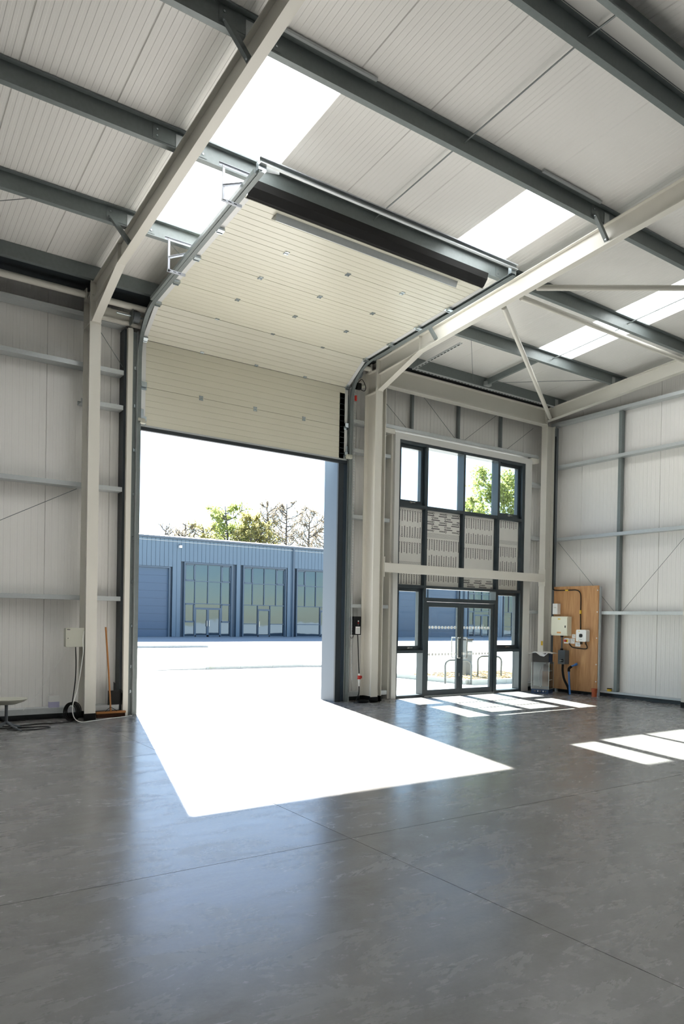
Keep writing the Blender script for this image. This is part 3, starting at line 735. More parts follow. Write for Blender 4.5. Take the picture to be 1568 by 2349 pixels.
# jamb posts, seals, reveals
t = thing('trim_1', (3.7, 11.45, 0), kind='structure')
MB().box(3.64, 3.72, 11.37, 11.44, 0, 6.12).build('door_post', 'cream', t)
MB().box(3.60, 3.64, 11.44, 11.655, 0, 6.12).build('post_back', 'jambdark', t)  # dark colour stands in for the shadow side of the post
MB().box(3.80, 3.868, 11.45, 11.49, 0, 5.9).build('seal', 'jambdark', t)
MB().box(3.64, 3.868, 11.491, YOUT+.06, 0, 5.9).build('reveal_flashing', 'jamb', t)
t = thing('trim_2', (7.9, 11.45, 0), kind='structure')
MB().box(7.727, 7.85, 11.45, 11.49, 0, 5.9).build('seal', 'jambdark', t)
MB().box(7.727, 7.96, 11.491, 11.93, 0, 5.9).build('reveal_flashing', 'jamb', t)
MB().box(7.96, 8.02, 11.46, 11.655, 0, 6.12).build('post_back', 'trim', t)
t = thing('trim_3', (5.9, 11.6, 5.85), kind='structure')
MB().box(3.64, 7.96, 11.52, YOUT+.06, 5.85, 5.95).build('head_flashing', 'jamb', t)
# door head beam and spring shaft
t = thing('lintel_beam', (5.7, 11.38, 6.2), 'cream steel lintel beam behind the head of the vehicle door', 'beam')
MB().box(3.14, 8.29, 11.36, 11.44, 6.165, 6.20).build('flange', 'cream', t)
MB().box(3.14, 8.29, 11.40, 11.41, 6.20, 6.36).build('web', 'cream', t)
t = thing('spring_shaft', (5.8, 11.24, 6.28), 'steel shaft with cable drums above the head of the vehicle door', 'shaft')
MB().tube([(3.42, 11.27, 6.27), (8.12, 11.27, 6.27)], .014, 10).build('shaft', 'zinc', t)
for xx in (3.72, 8.02):
    q = MB(); q.tube([(xx-.05, 11.27, 6.27), (xx+.05, 11.27, 6.27)], .085, 20); q.build('drum', 'dark_grey', t)
    MB().box(xx-.07, xx-.062, 11.2, 11.36, 6.14, 6.36).build('bearing_plate', 'galv', t)
for xa, xb in ((4.4, 5.4), (6.3, 7.3)): MB().tube([(xa, 11.27, 6.27), (xb, 11.27, 6.27)], .042, 12).build('spring', 'dark_grey', t)
# rear cross channel
t = thing('cross_channel', (5.9, 7.35, 6.7), 'bright channel joining the rear ends of the vehicle door tracks', 'channel')
MB().extr(cpoly(.075, .04, .003, .014), (3.80, 7.33, 6.70), (0, -1, 0), (0, 0, 1), (4.2, 0, 0)).build('channel', 'galv_light', t)
for xx in (3.84, 7.95):
    MB().obox((xx, 7.36, 6.69), (.05, 0, 0), (0, .03, 0), (0, 0, .045)).build('bracket', 'zinc', t)
MB().add([(3.86, 7.37, 6.66), (4.08, 7.37, 6.70), (4.08, 7.37, 6.74), (3.86, 7.37, 6.76), (3.86, 7.375, 6.66), (4.08, 7.375, 6.70), (4.08, 7.375, 6.74), (3.86, 7.375, 6.76)],
         [(0, 1, 2, 3), (7, 6, 5, 4), (0, 4, 5, 1), (1, 5, 6, 2), (2, 6, 7, 3), (3, 7, 4, 0)]).build('gusset', 'stile', t)
# perforated hangers of the left track
def hanger(y, zt, zb, lab):
    t = thing('track_hanger', (3.56, y, zb), lab, 'hanger', 'perforated track hangers')
    def ang(p0, p1, sd, nm):
        p0, p1 = Vector(p0), Vector(p1); d = p1-p0; L_ = d.length; d.normalize(); s_ = Vector(sd); n_ = s_.cross(d)
        MB().extr([(-.017, 0), (.017, 0), (.017, .003), (-.014, .003), (-.014, .02), (-.017, .02)], p0, s_, n_, d*L_).build(nm, 'hanger', t)
        q = MB()
        for k in range(int(L_/.07)): q.obox(p0+d*(.035+.07*k)-n_*.0012, d*.02, s_*.004, n_*.0008)
        q.build('slots', 'black', t, kind='stuff')
    ang((3.56, y, zb), (3.56, y, zt), (1, 0, 0), 'vertical_angle')
    ang((3.50, y-.005, zt), (3.95, y-.005, zt), (0, 0, -1), 'top_angle')
    ang((3.56, y-.004, (zt+zb)/2-.03), (3.87, y-.004, zt-.1), (0, 0, -1) if False else (.7, 0, -.7), 'diagonal_angle')
    ang((3.54, y-.003, zb+.02), (3.80, y-.003, zb+.02), (0, 0, 1), 'foot_angle')
hanger(7.76, sof(7.76)+DR-.005, 6.40, 'perforated galvanised hanger bracket near the rear end of the left track')
hanger(9.46, sof(9.46)+DR-.005, 6.24, 'perforated galvanised hanger bracket in the middle of the left track')

# ------------------------------------------------------------------ glazed screen (window_1) and its doors (door_1)
t = thing('trim_4', (11, 11.4, 0), kind='structure')
MB().box(9.046, 9.165, 11.385, 11.6, 0, 5.36).build('post_casing', 'trim', t)
MB().box(12.88, 13.09, 11.385, 11.6, 0, 5.36).build('post_casing', 'trim', t)
MB().box(9.165, 12.88, 11.385, 11.6, 5.233, 5.36).build('head_casing', 'trim', t)
MB().box(8.66, 9.046, 11.40, 11.6, 5.31, 5.405).build('head_beam', 'cream', t)
MB().box(13.09, 13.34, 11.40, 11.6, 5.31, 5.405).build('head_beam', 'cream', t)
MB().box(9.0, 9.045, 11.45, 11.655, 0, 5.31).build('post_channel', 'cream', t)
win = thing('window_1', (11, 11.5, 0), kind='structure')
YF, YG = 11.40, 11.555
MX = [(9.166, 9.20), (9.878, 9.939), (10.945, 11.0), (11.997, 12.066), (12.79, 12.879)]
for i, (a, b) in enumerate(MX):
    z0 = 2.315 if i == 2 else 0
    MB().box(a, b, YF, 11.60, z0, 5.232).build('mullion', 'frame', win)
def trans(x0, x1, z0, z1, nm='transom', yf=YF+.003): MB().box(x0+.0005, x1-.0005, yf, 11.598, z0, z1).build(nm, 'frame', win)
cols = [(9.20, 9.878), (9.939, 10.945), (11.0, 11.997), (12.066, 12.79)]
for a, b in cols:
    trans(a, b, 5.172, 5.231, 'head'); trans(a, b, 3.893, 3.96)
trans(9.20, 9.878, 2.255, 2.315); trans(12.066, 12.79, 2.255, 2.315); trans(9.939, 11.997, 2.255, 2.3145)
for a, b in (cols[0], cols[3]):
    trans(a, b, .914, .976); trans(a, b, 0.0, .052, 'sill')
def pane(x0, x1, z0, z1, parent=win, y=YG): MB().box(x0, x1, y, y+.012, z0, z1).build('pane', 'glass', parent)
pane(9.939, 10.945, 3.96, 5.172); pane(11.0, 11.997, 3.96, 5.172); pane(9.939, 11.997, 2.066, 2.255)
pane(9.20, 9.878, .052, .914); pane(12.066, 12.79, .052, .914)
for a, b in cols: pane(a, b, 2.315, 3.893, y=YG+.02)
def sash(x0, x1, z0, z1):
    s_ = MB(); wd = .075; y0, y1 = 11.475, 11.572
    s_.box(x0, x0+wd, y0, y1, z0, z1); s_.box(x1-wd, x1, y0, y1, z0, z1); s_.box(x0+wd, x1-wd, y0, y1, z0, z0+.085); s_.box(x0+wd, x1-wd, y0, y1, z1-.07, z1)
    so_ = s_.build('sash', 'frame', win)
    pane(x0+wd, x1-wd, z0+.085, z1-.07, so_, 11.53)
    q = MB(); xc = (x0+x1)/2; q.box(xc-.03, xc+.03, 11.467, 11.475, z0+.028, z0+.058); q.rbox(xc-.02, xc+.1, 11.445, 11.46, z0+.036, z0+.052, .006, 'x'); q.tube([(xc, 11.475, z0+.043), (xc, 11.455, z0+.043)], .009, 8)
    q.build('handle', 'chrome', so_)
for a, b in (cols[0], cols[3]):
    sash(a+.002, b-.002, 3.962, 5.170); sash(a+.002, b-.002, .978, 2.253)
dr = thing('door_1', (10.97, 11.45, 0), kind='structure')
MB().box(9.94, 9.966, 11.405, 11.56, 0, 1.985).build('frame_jamb', 'frame', dr); MB().box(11.962, 11.996, 11.405, 11.56, 0, 1.985).build('frame_jamb', 'frame', dr)
MB().box(9.94, 11.996, 11.405, 11.56, 1.985, 2.066).build('frame_head', 'frame', dr)
MB().box(9.94, 11.996, 11.39, 11.58, 0.0, .018).build('threshold', 'galv_light', dr)
for (x0, x1, hs) in ((9.97, 10.948, 1), (10.952, 11.958, -1)):
    y0, y1 = 11.42, 11.475; wl_, wr_ = (.072, .09) if hs > 0 else (.086, .09)
    q = MB(); q.box(x0, x0+wl_, y0, y1, .022, 1.978); q.box(x1-wr_, x1, y0, y1, .022, 1.978); q.box(x0+wl_, x1-wr_, y0, y1, .022, .135); q.box(x0+wl_, x1-wr_, y0, y1, 1.878, 1.978)
    lf = q.build('leaf', 'frame', dr); gx0, gx1 = x0+wl_, x1-wr_
    MB().box(gx0, gx1, 11.44, 11.452, .135, 1.878).build('pane', 'glass', lf)
    q = MB(); n = 9
    for k in range(n): q.disc((gx0+.045+(gx1-gx0-.09)*k/(n-1), 11.4385, 1.447), (0, -1, 0), .03, .0008, 16)
    q.smooth = False; q.build('marker_dots', 'white_print', lf)
    q = MB()
    for k in range(n): q.disc((gx0+.045+(gx1-gx0-.09)*k/(n-1), 11.4385, .88), (0, -1, 0), .03, .0008, 16)
    q.smooth = False; q.build('marker_dots', 'white_print', lf)
    sx = x1-.045 if hs > 0 else x0+.045       # fixing line on the meeting stile
    for yo, dy, nm in ((11.42, -1, 'pull_handle'), (11.475, 1, 'pull_handle')):
        bx = sx-hs*.085 if dy < 0 else sx-hs*.075
        yy = yo+dy*.075
        path = smooth_path([(sx, yo, 1.235), (sx, yo+dy*.05, 1.235), (sx-hs*.03, yy, 1.235), (bx+hs*.015, yy, 1.233), (bx, yy, 1.205), (bx, yy, 1.02), (bx, yy, .83), (bx+hs*.015, yy, .802), (sx-hs*.03, yy, .80), (sx, yo+dy*.05, .80), (sx, yo, .80)], 5)
        MB().tube(path, .0125, 10).build(nm, 'chrome', lf)
q = MB(); q.rbox(10.905, 10.935, 11.405, 11.42, .40, .47, .01, 'y'); q.build('lock', 'chrome', lf)
q = MB(); q.rbox(10.985, 11.01, 11.405, 11.42, .86, .92, .01, 'y'); q.build('lock', 'chrome', lf)

# ------------------------------------------------------------------ insulation boards behind the glass
def tri_ring(q, cx, cz, r, flip, y):
    pts_o, pts_i = [], []
    for k in range(18):
        an = 2*math.pi*k/18; rr = r*(1+.22*math.cos(3*(an-math.pi/2))); rx = rr*math.cos(an); rz = rr*math.sin(an)*flip
        pts_o.append((cx+rx, y, cz+rz)); pts_i.append((cx+rx*.6, y, cz+rz*.6))
    n = len(pts_o); q.add(pts_o+pts_i, [(i, (i+1) % n, (i+1) % n+n, i+n) for i in range(n)])
def rect(q, x0, x1, z0, z1, y): q.add([(x0, y, z0), (x1, y, z0), (x1, y, z1), (x0, y, z1)], [(0, 1, 2, 3)])
def board(name, x0, x1, z0, z1, lab, grp, horiz=False, hatch=None, off=0):
    y0, y1 = 11.462, 11.545
    t = thing(name, ((x0+x1)/2, 11.5, z0), lab, 'board', grp)
    MB().box(x0, x1, y0, y1, z0, z1).build('core', 'board_foil', t)
    q = MB(); n = 14
    for k in range(n):       # ragged foil tape along the right edge
        za, zb = z0+(z1-z0)*k/n, z0+(z1-z0)*(k+1)/n; e = .018+.012*random.random(); q.box(x1, x1+e, y0+.006*random.random(), y1, za, zb)
    q.build('edge_tape', 'board_edge', t)
    ink, soft = MB(), MB(); y = y0-.0008; px = .138; ph = .325
    if not horiz:
        k = 0; zt = z1-.045-off
        while zt > z0+.08:
            odd = k % 2; zb = zt-.235; c0 = x0+.045+(px/2 if odd else 0)
            skip = hatch and (zb < hatch[1] and zt > hatch[0])
            if not skip:
                i = 0
                while c0-px+px*i < x1-.02:
                    cx = c0+px*(i-1)
                    if x0+.022 < cx < x1-.022:
                        lz = zt-.025 if not odd else zb+.025
                        if z0+.03 < lz < z1-.02: tri_ring(ink, cx, lz, .024, 1 if odd else -1, y)
                        for g_ in range(8):
                            gz = (zt-.062-g_*.0205) if not odd else (zb+.062+g_*.0205)
                            if z0+.02 < gz < z1-.02:
                                rect(soft, cx-.004, cx+.016, gz-.007, gz+.006, y); rect(ink, cx-.001, cx+.013, gz-.003, gz+.001, y-.0002); rect(soft, cx-.017, cx-.009, gz-.006, gz+.006, y)
                    bx = cx+px/2
                    if x0+.01 < bx < x1-.012: rect(ink, bx-.008, bx+.008, max(zb, z0+.01), min(zt, z1-.01), y)
                    i += 1
            k += 1; zt -= ph
    else:
        r_ = 0; z = z1-.05
        while z > z0+.02:
            odd = r_ % 2; c = x0+.12+(.16 if odd else 0)
            while c < x1+.1:
                a, b = max(c-.12, x0+.005), min(c+.115, x1-.005)
                if b-a > .02:
                    if x0+.03 < c+.09 < x1-.03: tri_ring(ink, c+.09 if not odd else c-.09, z, .024, -1, y) if x0+.03 < (c+.09 if not odd else c-.09) < x1-.03 else None
                    for g_ in range(8):
                        gx = c-.085+g_*.0205
                        if a+.01 < gx < b-.01 and abs(gx-(c+.09 if not odd else c-.09)) > .03: rect(soft, gx-.007, gx+.006, z-.016, z+.016, y); rect(ink, gx-.003, gx+.001, z-.013, z+.003, y-.0002)
                    if z-.045 > z0+.015: rect(ink, a, b, z-.053, z-.037, y)
                c += .36
            z -= .09; r_ += 1
    if hatch:
        k = x0+.01
        while k < x1-.03:
            for s_ in range(4):
                za = hatch[0]+(hatch[1]-hatch[0])*s_/4; zb = za+(hatch[1]-hatch[0])*.18; soft.add([(k+s_*.006, y, za), (k+.004+s_*.006, y, za), (k+.009+s_*.006, y, zb), (k+.005+s_*.006, y, zb)], [(0, 1, 2, 3)])
            k += .014
    if ink.f: ink.build('print', 'ink', t, kind='stuff')
    if soft.f: soft.build('small_print', 'ink_soft', t, kind='stuff')
IB = 'insulation boards in the glazed screen'
board('insulation_board', 9.20, 9.835, 2.317, 3.885, 'printed insulation board in the leftmost narrow bay of the screen', IB, hatch=(2.68, 2.80))
board('insulation_board', 9.942, 10.90, 2.317, 3.42, 'printed insulation board in the left wide bay of the screen, below an offcut', IB, hatch=(3.33, 3.42), off=.08)
board('insulation_offcut', 9.942, 10.91, 3.424, 3.885, 'wide insulation offcut with sideways print above the left wide board', IB, horiz=True)
board('insulation_board', 11.003, 11.95, 2.53, 3.885, 'printed insulation board in the right wide bay of the screen', IB, hatch=(2.56, 2.70))
board('insulation_offcut', 11.003, 11.95, 2.317, 2.526, 'low insulation offcut with sideways print under the right wide board', IB, horiz=True)
board('insulation_board', 12.069, 12.74, 2.317, 3.885, 'printed insulation board in the rightmost narrow bay of the screen', IB, hatch=(3.35, 3.44), off=-.1)

# ------------------------------------------------------------------ plywood electrics board
PXF = 13.55
t = thing('plywood_board', (13.56, 10.45, .07), 'tall plywood board carrying electrical boxes on the gable wall', 'board')
MB().box(PXF, PXF+.018, 9.85, 11.06, .075, 2.42).build('panel', 'ply', t)
MB().box(PXF+.018, 13.631, 9.83, 9.875, 0, 2.40).build('batten', 'galv_light', t); MB().box(PXF+.018, 13.631, 10.95, 11.0, 0, 2.40).build('batten', 'galv_light', t)
for z in (2.318, 1.842, 1.27, .692, .316):
    MB().disc((PXF, 9.878, z), (-1, 0, 0), .014, .006, 12).build('fixing_cap', 'white_plastic', t)
def boxy(name, x, y0, y1, z0, z1, m, lab, cat, r=.006):
    t = thing(name, (PXF, (y0+y1)/2, z0), lab, cat); MB().rbox(x, PXF-.0005, y0, y1, z0, z1, r, 'x').build('case', m, t); return t
t = boxy('switch_box', 13.44, 10.865, 11.0, 1.785, 2.03, 'white_plastic', 'small white switch box at the upper left of the plywood board', 'switch box')
MB().box(13.433, 13.44, 10.885, 10.985, 1.80, 1.925).build('flap', 'white_plastic', t); MB().rbox(13.43, 13.44, 10.905, 10.965, 1.925, 1.95, .01, 'x').build('grip', 'trim', t)
t = boxy('distribution_board', 13.41, 10.55, 11.0, 1.30, 1.735, 'cream_box', 'large cream distribution board on the plywood panel', 'electrical box')
MB().rbox(13.395, 13.41, 10.553, 10.997, 1.33, 1.712, .006, 'x').build('door', 'cream_box', t)
MB().box(13.390, 13.395, 10.59, 10.615, 1.48, 1.53).build('latch', 'black', t)
MB().box(13.3935, 13.395, 10.74, 10.81, 1.665, 1.688).build('warning_label', 'yellow', t); MB().box(13.3935, 13.395, 10.72, 10.83, 1.352, 1.386).build('label', 'orange', t)
t = boxy('inverter', 13.42, 10.06, 10.325, 1.182, 1.445, 'white_plastic', 'white rounded inverter with a dark round display on the plywood board', 'inverter', .03)
MB().rbox(13.41, 13.42, 10.155, 10.235, 1.275, 1.355, .028, 'x').build('display', 'black', t); MB().box(13.4185, 13.42, 10.235, 10.255, 1.40, 1.42).build('label', 'yellow', t); MB().box(13.4185, 13.42, 10.245, 10.26, 1.20, 1.215).build('label', 'yellow', t)
MB().box(13.4185, 13.42, 10.165, 10.225, 1.225, 1.232).build('print', 'ink_soft', t)
for yy, m_ in ((10.245, 'black'), (10.21, 'black'), (10.105, 'black')): MB().tube([(13.48, yy, 1.182), (13.48, yy, 1.12)], .012, 8).build('gland', m_, t)
t = boxy('isolator_switch', 13.475, 10.565, 10.69, 1.125, 1.245, 'white_plastic', 'white isolator with a red and yellow rotary knob under the distribution board', 'switch')
MB().box(13.471, 13.475, 10.578, 10.64, 1.15, 1.22).build('plate', 'yellow', t); q = MB(); q.tube([(13.472, 10.64, 1.187), (13.44, 10.64, 1.187)], .028, 14); q.build('knob', 'red', t)
for (y0, y1, z0, z1, lab) in ((10.44, 10.53, 1.25, 1.338, 'small white notice left of the inverter, upper one'), (10.455, 10.56, 1.125, 1.24, 'white notice right beside the isolator switch'), (10.30, 10.435, 1.066, 1.16, 'white notice just below the inverter')):
    t = thing('notice', (PXF, (y0+y1)/2, z0), lab, 'notice', 'notices on the plywood board'); MB().box(PXF-.003, PXF-.0003, y0, y1, z0, z1).build('sheet', 'white_print', t)
    for k in range(3): MB().box(PXF-.0036, PXF-.003, y0+.02, y1-.02-.02*k, z1-.02-.02*k-.005, z1-.02-.02*k).build('print', 'ink_soft', t)
t = boxy('switch_fuse', 13.40, 10.60, 10.79, .655, .97, 'dark_grey', 'dark grey switch fuse behind the plastic wrapped parcel', 'electrical box')
MB().disc((13.40, 10.665, .735), (-1, 0, 0), .035, .012, 16).build('rotary', 'black', t); MB().obox((13.382, 10.672, .735), (.006, 0, 0), (0, .045, 0), (0, 0, .008)).build('handle', 'chrome', t)
def cable(pts, r, m_, lab, name='cable', grp=None, n=6):
    return MB().tube(smooth_path(pts, n), r, 8).build(name, m_, label=lab, cat='cable', group=grp)
t = thing('conduit', (13.46, 10.75, .97), 'black conduit joining the distribution board and the switch fuse', 'conduit')
MB().tube([(13.47, 10.745, 1.30), (13.47, 10.745, .97)], .018, 10).build('pipe', 'dark_grey', t)
for z in (1.265, .97): MB().tube([(13.47, 10.745, z), (13.47, 10.745, z+.034)], .034, 8).build('gland', 'black', t)
t = thing('supply_cable', (13.5, 10.6, 1.5), 'black cable curving across the top of the plywood board down to the inverter', 'cable')
MB().tube(smooth_path([(13.53, 11.085, 5.9), (13.53, 11.085, 4.5), (13.53, 11.085, 3.2), (13.53, 11.085, 2.45), (13.53, 11.06, 2.36), (13.53, 10.95, 2.335), (13.53, 10.6, 2.332), (13.53, 10.43, 2.33), (13.53, 10.33, 2.28), (13.53, 10.30, 2.15), (13.53, 10.30, 1.8), (13.53, 10.29, 1.44)], 8), .011, 8).build('lead', 'black', t)
MB().box(13.515, 13.545, 10.64, 10.72, 2.318, 2.346).build('marker', 'yellow', t); MB().box(13.515, 13.545, 10.285, 10.315, 1.80, 1.88).build('marker', 'yellow', t)
cable([(13.5, 10.57, 1.135), (13.53, 10.56, 1.09), (13.53, 10.50, 1.045), (13.53, 10.38, 1.03), (13.53, 10.2, 1.02), (13.53, 10.12, 1.03), (13.52, 10.10, 1.07), (13.49, 10.105, 1.13)], .011, 'black', 'short black cable looping under the inverter to the isolator')
t = thing('conduit', (13.6, 11.1, .2), 'dark vertical conduit at the left edge of the plywood board', 'conduit'); MB().box(13.56, 13.62, 11.075, 11.135, 0, 6.1).build('trunking', 'dark_grey', t)
cable([(13.46, 10.70, .65), (13.46, 10.70, .5), (13.44, 10.64, .32), (13.40, 10.5, .15), (13.36, 10.42, 0)], .026, 'black', 'thick black cable bending from the switch fuse down to the floor')
t = thing('water_pipe', (13.30, 10.38, 0), 'bright blue water pipe rising from the floor to a black elbow', 'pipe')
MB().tube(smooth_path([(13.30, 10.36, 0), (13.33, 10.41, .25), (13.36, 10.45, .52)], 6), .021, 12).build('pipe', 'blue_pipe', t)
MB().tube(smooth_path([(13.36, 10.45, .50), (13.37, 10.455, .57), (13.41, 10.42, .62)], 5), .03, 12).build('elbow', 'black', t)
MB().tube([(13.40, 10.43, .615), (13.47, 10.37, .655)], .02, 12).build('outlet', 'blue_pipe', t); MB().tube([(13.46, 10.375, .65), (13.505, 10.34, .68)], .03, 12).build('cap', 'blue_pipe', t)
t = thing('drain_pipe', (13.45, 9.85, 0), 'short orange drain pipe stub at the right foot of the plywood board', 'pipe')
MB().tube([(13.45, 9.84, 0), (13.45, 9.84, .15)], .056, 20).build('pipe', 'terracotta', t); MB().tube([(13.45, 9.84, .15), (13.45, 9.84, .175)], .064, 20).build('collar', 'terracotta', t)
t = thing('pipe_cap', (13.74, 9.72, .12), 'small yellow and black cap on the gable sill rail', 'cap')
MB().tube([(13.73, 9.66, .12), (13.73, 9.66, .17)], .05, 16).build('cup', 'yellow', t); MB().tube([(13.73, 9.66, .17), (13.73, 9.66, .185)], .054, 16).build('rim', 'black', t)
MB().box(XGI-.004, XGI-.0002, 11.19, 11.24, 1.06, 1.16).build('column_tag', 'yellow', label='yellow tag stuck to the corner column', cat='tag')

# ------------------------------------------------------------------ plastic-wrapped parcel
t = thing('wrapped_parcel', (13.0, 10.9, 0), 'clear plastic wrapped parcel with dark blue top standing by the corner column', 'parcel')
A = Vector((12.79, 11.02, 0)); B = Vector((12.94, 10.66, 0)); e1 = (A-B); L1 = e1.length; e1.normalize(); e2 = Vector((e1.y, -e1.x, 0)); e2 = e2 if e2.x > 0 else -e2; L2 = .33
def pbox(u0, u1, v0, v1, z0, z1, nm, m_, par=t):
    c = B+e1*((u0+u1)/2)+e2*((v0+v1)/2)+Vector((0, 0, (z0+z1)/2)); return MB().obox(c, e1*((u1-u0)/2), e2*((v1-v0)/2), Vector((0, 0, (z1-z0)/2))).build(nm, m_, par)
pbox(0, L1, 0, L2, 0, .095, 'base_tray', 'parcel_dark')
for k, w_ in enumerate((.03, .02, .05, .02, .04)): pbox(.05+.06*k, .05+.06*k+w_, -.002, -.0003, .03, .065, 'tray_print', 'white_print' if k % 2 else 'ink_soft')
pbox(.02, L1-.02, .02, L2-.02, .70, .90, 'top_carton', 'parcel_dark')
pbox(.01, L1-.01, -.004, .018, .70, .895, 'top_flap', 'parcel_side')
pbox(.015, L1-.015, .03, L2-.03, .096, .16, 'contents', 'dark_grey'); pbox(.10, L1-.01, .10, .13, .16, .69, 'sheet', 'trim')
pbox(.03, .16, .05, .2, .16, .5, 'carton', 'wood'); pbox(.04, .14, .05, .17, .5, .62, 'carton', 'parcel_side')
MB().tube(smooth_path([B+e1*.19+e2*.03+Vector((0, 0, .14)), B+e1*.22+e2*.03+Vector((0, 0, .3)), B+e1*.22+e2*.03+Vector((0, 0, .45)), B+e1*.18+e2*.03+Vector((0, 0, .6))], 6), .014, 8).build('white_strip', 'white_plastic', t)
pbox(-.002, .0, .04, .11, .58, .66, 'warning_label', 'yellow'); pbox(.06, .12, -.003, -.001, .56, .66, 'dark_label', 'ink')
pbox(-.004, L1+.004, -.006, -.004, .096, .70, 'wrap_front', 'clear_wrap'); pbox(-.006, -.004, -.004, L2, .096, .70, 'wrap_side', 'clear_wrap')
for u, v in ((-.004, -.004), (L1, -.004), (-.004, L2)): pbox(u-.004, u+.006, v-.004, v+.006, .095, .70, 'wrap_seam', 'galv_light')
for z in (.10, .3, .5): pbox(-.010, -.004, 0, L2-.1*(z > .2), z, z+.012, 'strap', 'galv_light')
q = MB()  # crumpled paper sheet on top
P0 = []
for i in range(7):
    for j in range(5):
        u = -.09+i*.09; v = -.09+j*.11; dz = .905+.018*math.sin(i*1.7+j)+.012*random.random()
        if i in (0, 6) or j == 0: dz -= .012
        if j == 0 and i in (2, 3): dz -= .06*(1 if i == 2 else .6)
        p = B+e1*u+e2*v; P0.append((p.x, p.y, dz))
q.add(P0, [(i*5+j, (i+1)*5+j, (i+1)*5+j+1, i*5+j+1) for i in range(6) for j in range(4)])
q.add([(a, b, c+.003) for a, b, c in P0], [(i*5+j+1, (i+1)*5+j+1, (i+1)*5+j, i*5+j) for i in range(6) for j in range(4)])
q.build('paper_sheet', 'white_plastic', label='crumpled white sheet lying on the wrapped parcel', cat='sheet')

# ------------------------------------------------------------------ things left of the vehicle door
t = thing('satellite_dish', (1.82, 10.64, 0), 'flat pale satellite antenna on a dark pole standing on the floor', 'antenna')
q = MB(); n = 24; rings = []
for rr, z in ((.02, .345), (.12, .354), (.22, .388), (.275, .425), (.27, .432), (.0, .436)): rings.append((rr, z))
V = []; F = []
for rr, z in rings:
    for k in range(n):
        an = 2*math.pi*k/n; V.append((1.82+rr*math.cos(an), 10.64+rr*.72*math.sin(an), z))
for i in range(len(rings)-1):
    for k in range(n): F.append((i*n+k, i*n+(k+1) % n, (i+1)*n+(k+1) % n, (i+1)*n+k))
F.append(tuple(range(n-1, -1, -1)))
q.add(V, F); q.smooth = True; q.build('panel', 'plastic_grey', t)
MB().tube([(1.82, 10.64, .08), (1.82, 10.64, .348)], .021, 12).build('pole', 'dark_grey', t)
for an in (20, 110, 200, 290):
    a = R(an+15); d = Vector((math.cos(a), math.sin(a), 0))
    MB().tube([Vector((1.82, 10.64, .11))+d*.01, Vector((1.82, 10.64, .06))+d*.12, Vector((1.82, 10.64, .012))+d*.27], [.02, .016, .01], 8).build('leg', 'dark_grey', t)
cable([(1.83, 10.62, .012), (2.0, 10.52, .009), (2.2, 10.50, .009), (2.38, 10.60, .009), (2.30, 10.72, .009), (2.05, 10.75, .009), (1.5, 10.9, .009)], .007, 'black', 'thin black lead looping on the floor beside the antenna', 'floor_cable')
cable([(2.86, 11.02, .009), (2.6, 10.98, .009), (2.3, 11.0, .009), (2.0, 10.95, .009), (1.6, 11.05, .009)], .007, 'black', 'thin black lead running along the floor from the cable coil', 'floor_cable')
t = thing('small_carton', (2.62, 11.5, .176), 'small white and lilac carton standing on the sill rail', 'carton')
MB().box(2.555, 2.70, 11.46, 11.54, .176, .262).build('lower_half', 'lilac', t); MB().box(2.555, 2.70, 11.46, 11.54, .262, .35).build('upper_half', 'white_plastic', t)
t = thing('wall_cabinet', (2.83, 11.2, 1.1), 'beige metal cabinet fixed to the side of the left column', 'cabinet')
MB().rbox(2.71, 2.965, 11.13, 11.29, 1.105, 1.385, .012, 'y').build('body', 'plastic_grey', t); MB().rbox(2.695, 2.955, 11.105, 11.129, 1.11, 1.39, .012, 'y').build('door', 'plastic_grey', t)
MB().disc((2.725, 11.105, 1.235), (0, -1, 0), .008, .006, 10).build('lock', 'chrome', t); MB().box(2.71, 2.755, 11.1035, 11.105, 1.36, 1.37).build('badge', 'ink', t)
q = MB()
for k in range(9):
    r_ = .115+.012*(k % 3); xo = 2.79+.012*k; pts = []
    for a in range(25):
        an = 2*math.pi*a/24; pts.append((2.80+.010*(k-4)+r_*.62*math.cos(an), 11.12+.012*(k-4)-r_*.55*math.cos(an)-.02*math.sin(an), .145+r_*math.sin(an)))
    q.tube(pts, .0075, 6, False)
q.build('cable_coil', 'black', label='coil of black cable leaning at the foot of the left column', cat='cable', loc=(2.84, 11.1, 0))
cable([(2.86, 11.2, 1.11), (2.87, 11.2, .85), (2.86, 11.19, .6), (2.83, 11.16, .4), (2.80, 11.12, .25)], .008, 'black', 'black cable hanging from the beige cabinet to the coil')
cable([(2.945, 11.07, 1.34), (2.925, 11.05, 1.2), (2.93, 11.05, 1.0), (2.86, 11.05, .5), (2.78, 11.0, .25), (2.79, 10.96, .08), (2.88, 10.93, .008), (3.05, 10.97, .008), (3.35, 11.1, .008), (3.6, 11.2, .008), (3.75, 11.26, .008)], .006, 'white_plastic', 'thin white cable from the beige cabinet along the floor to the vehicle door')
cable([(2.78, 11.42, 1.02), (2.6, 11.43, .75), (2.35, 11.43, .35), (2.18, 11.43, .16)], .0035, 'white_plastic', 'fine white string slanting across the wall below the beige cabinet', 'string')
t = thing('broom', (3.44, 11.3, 0), 'wooden broom leaning on the wall between column and door post', 'broom')
MB().tube([(3.43, 11.30, .07), (3.40, 11.34, .7), (3.362, 11.40, 1.40)], .014, 10).build('handle', 'wood', t)
MB().box(3.205, 3.655, 11.265, 11.335, .062, .092).build('head', 'wood', t)
q = MB()
for k in range(44):
    for j in range(5):
        x0_ = 3.212+k*.01; y0_ = 11.27+j*.013; q.box(x0_, x0_+.006, y0_, y0_+.008, 0.001, .062)
q.build('bristles', 'bristle', t, kind='stuff')
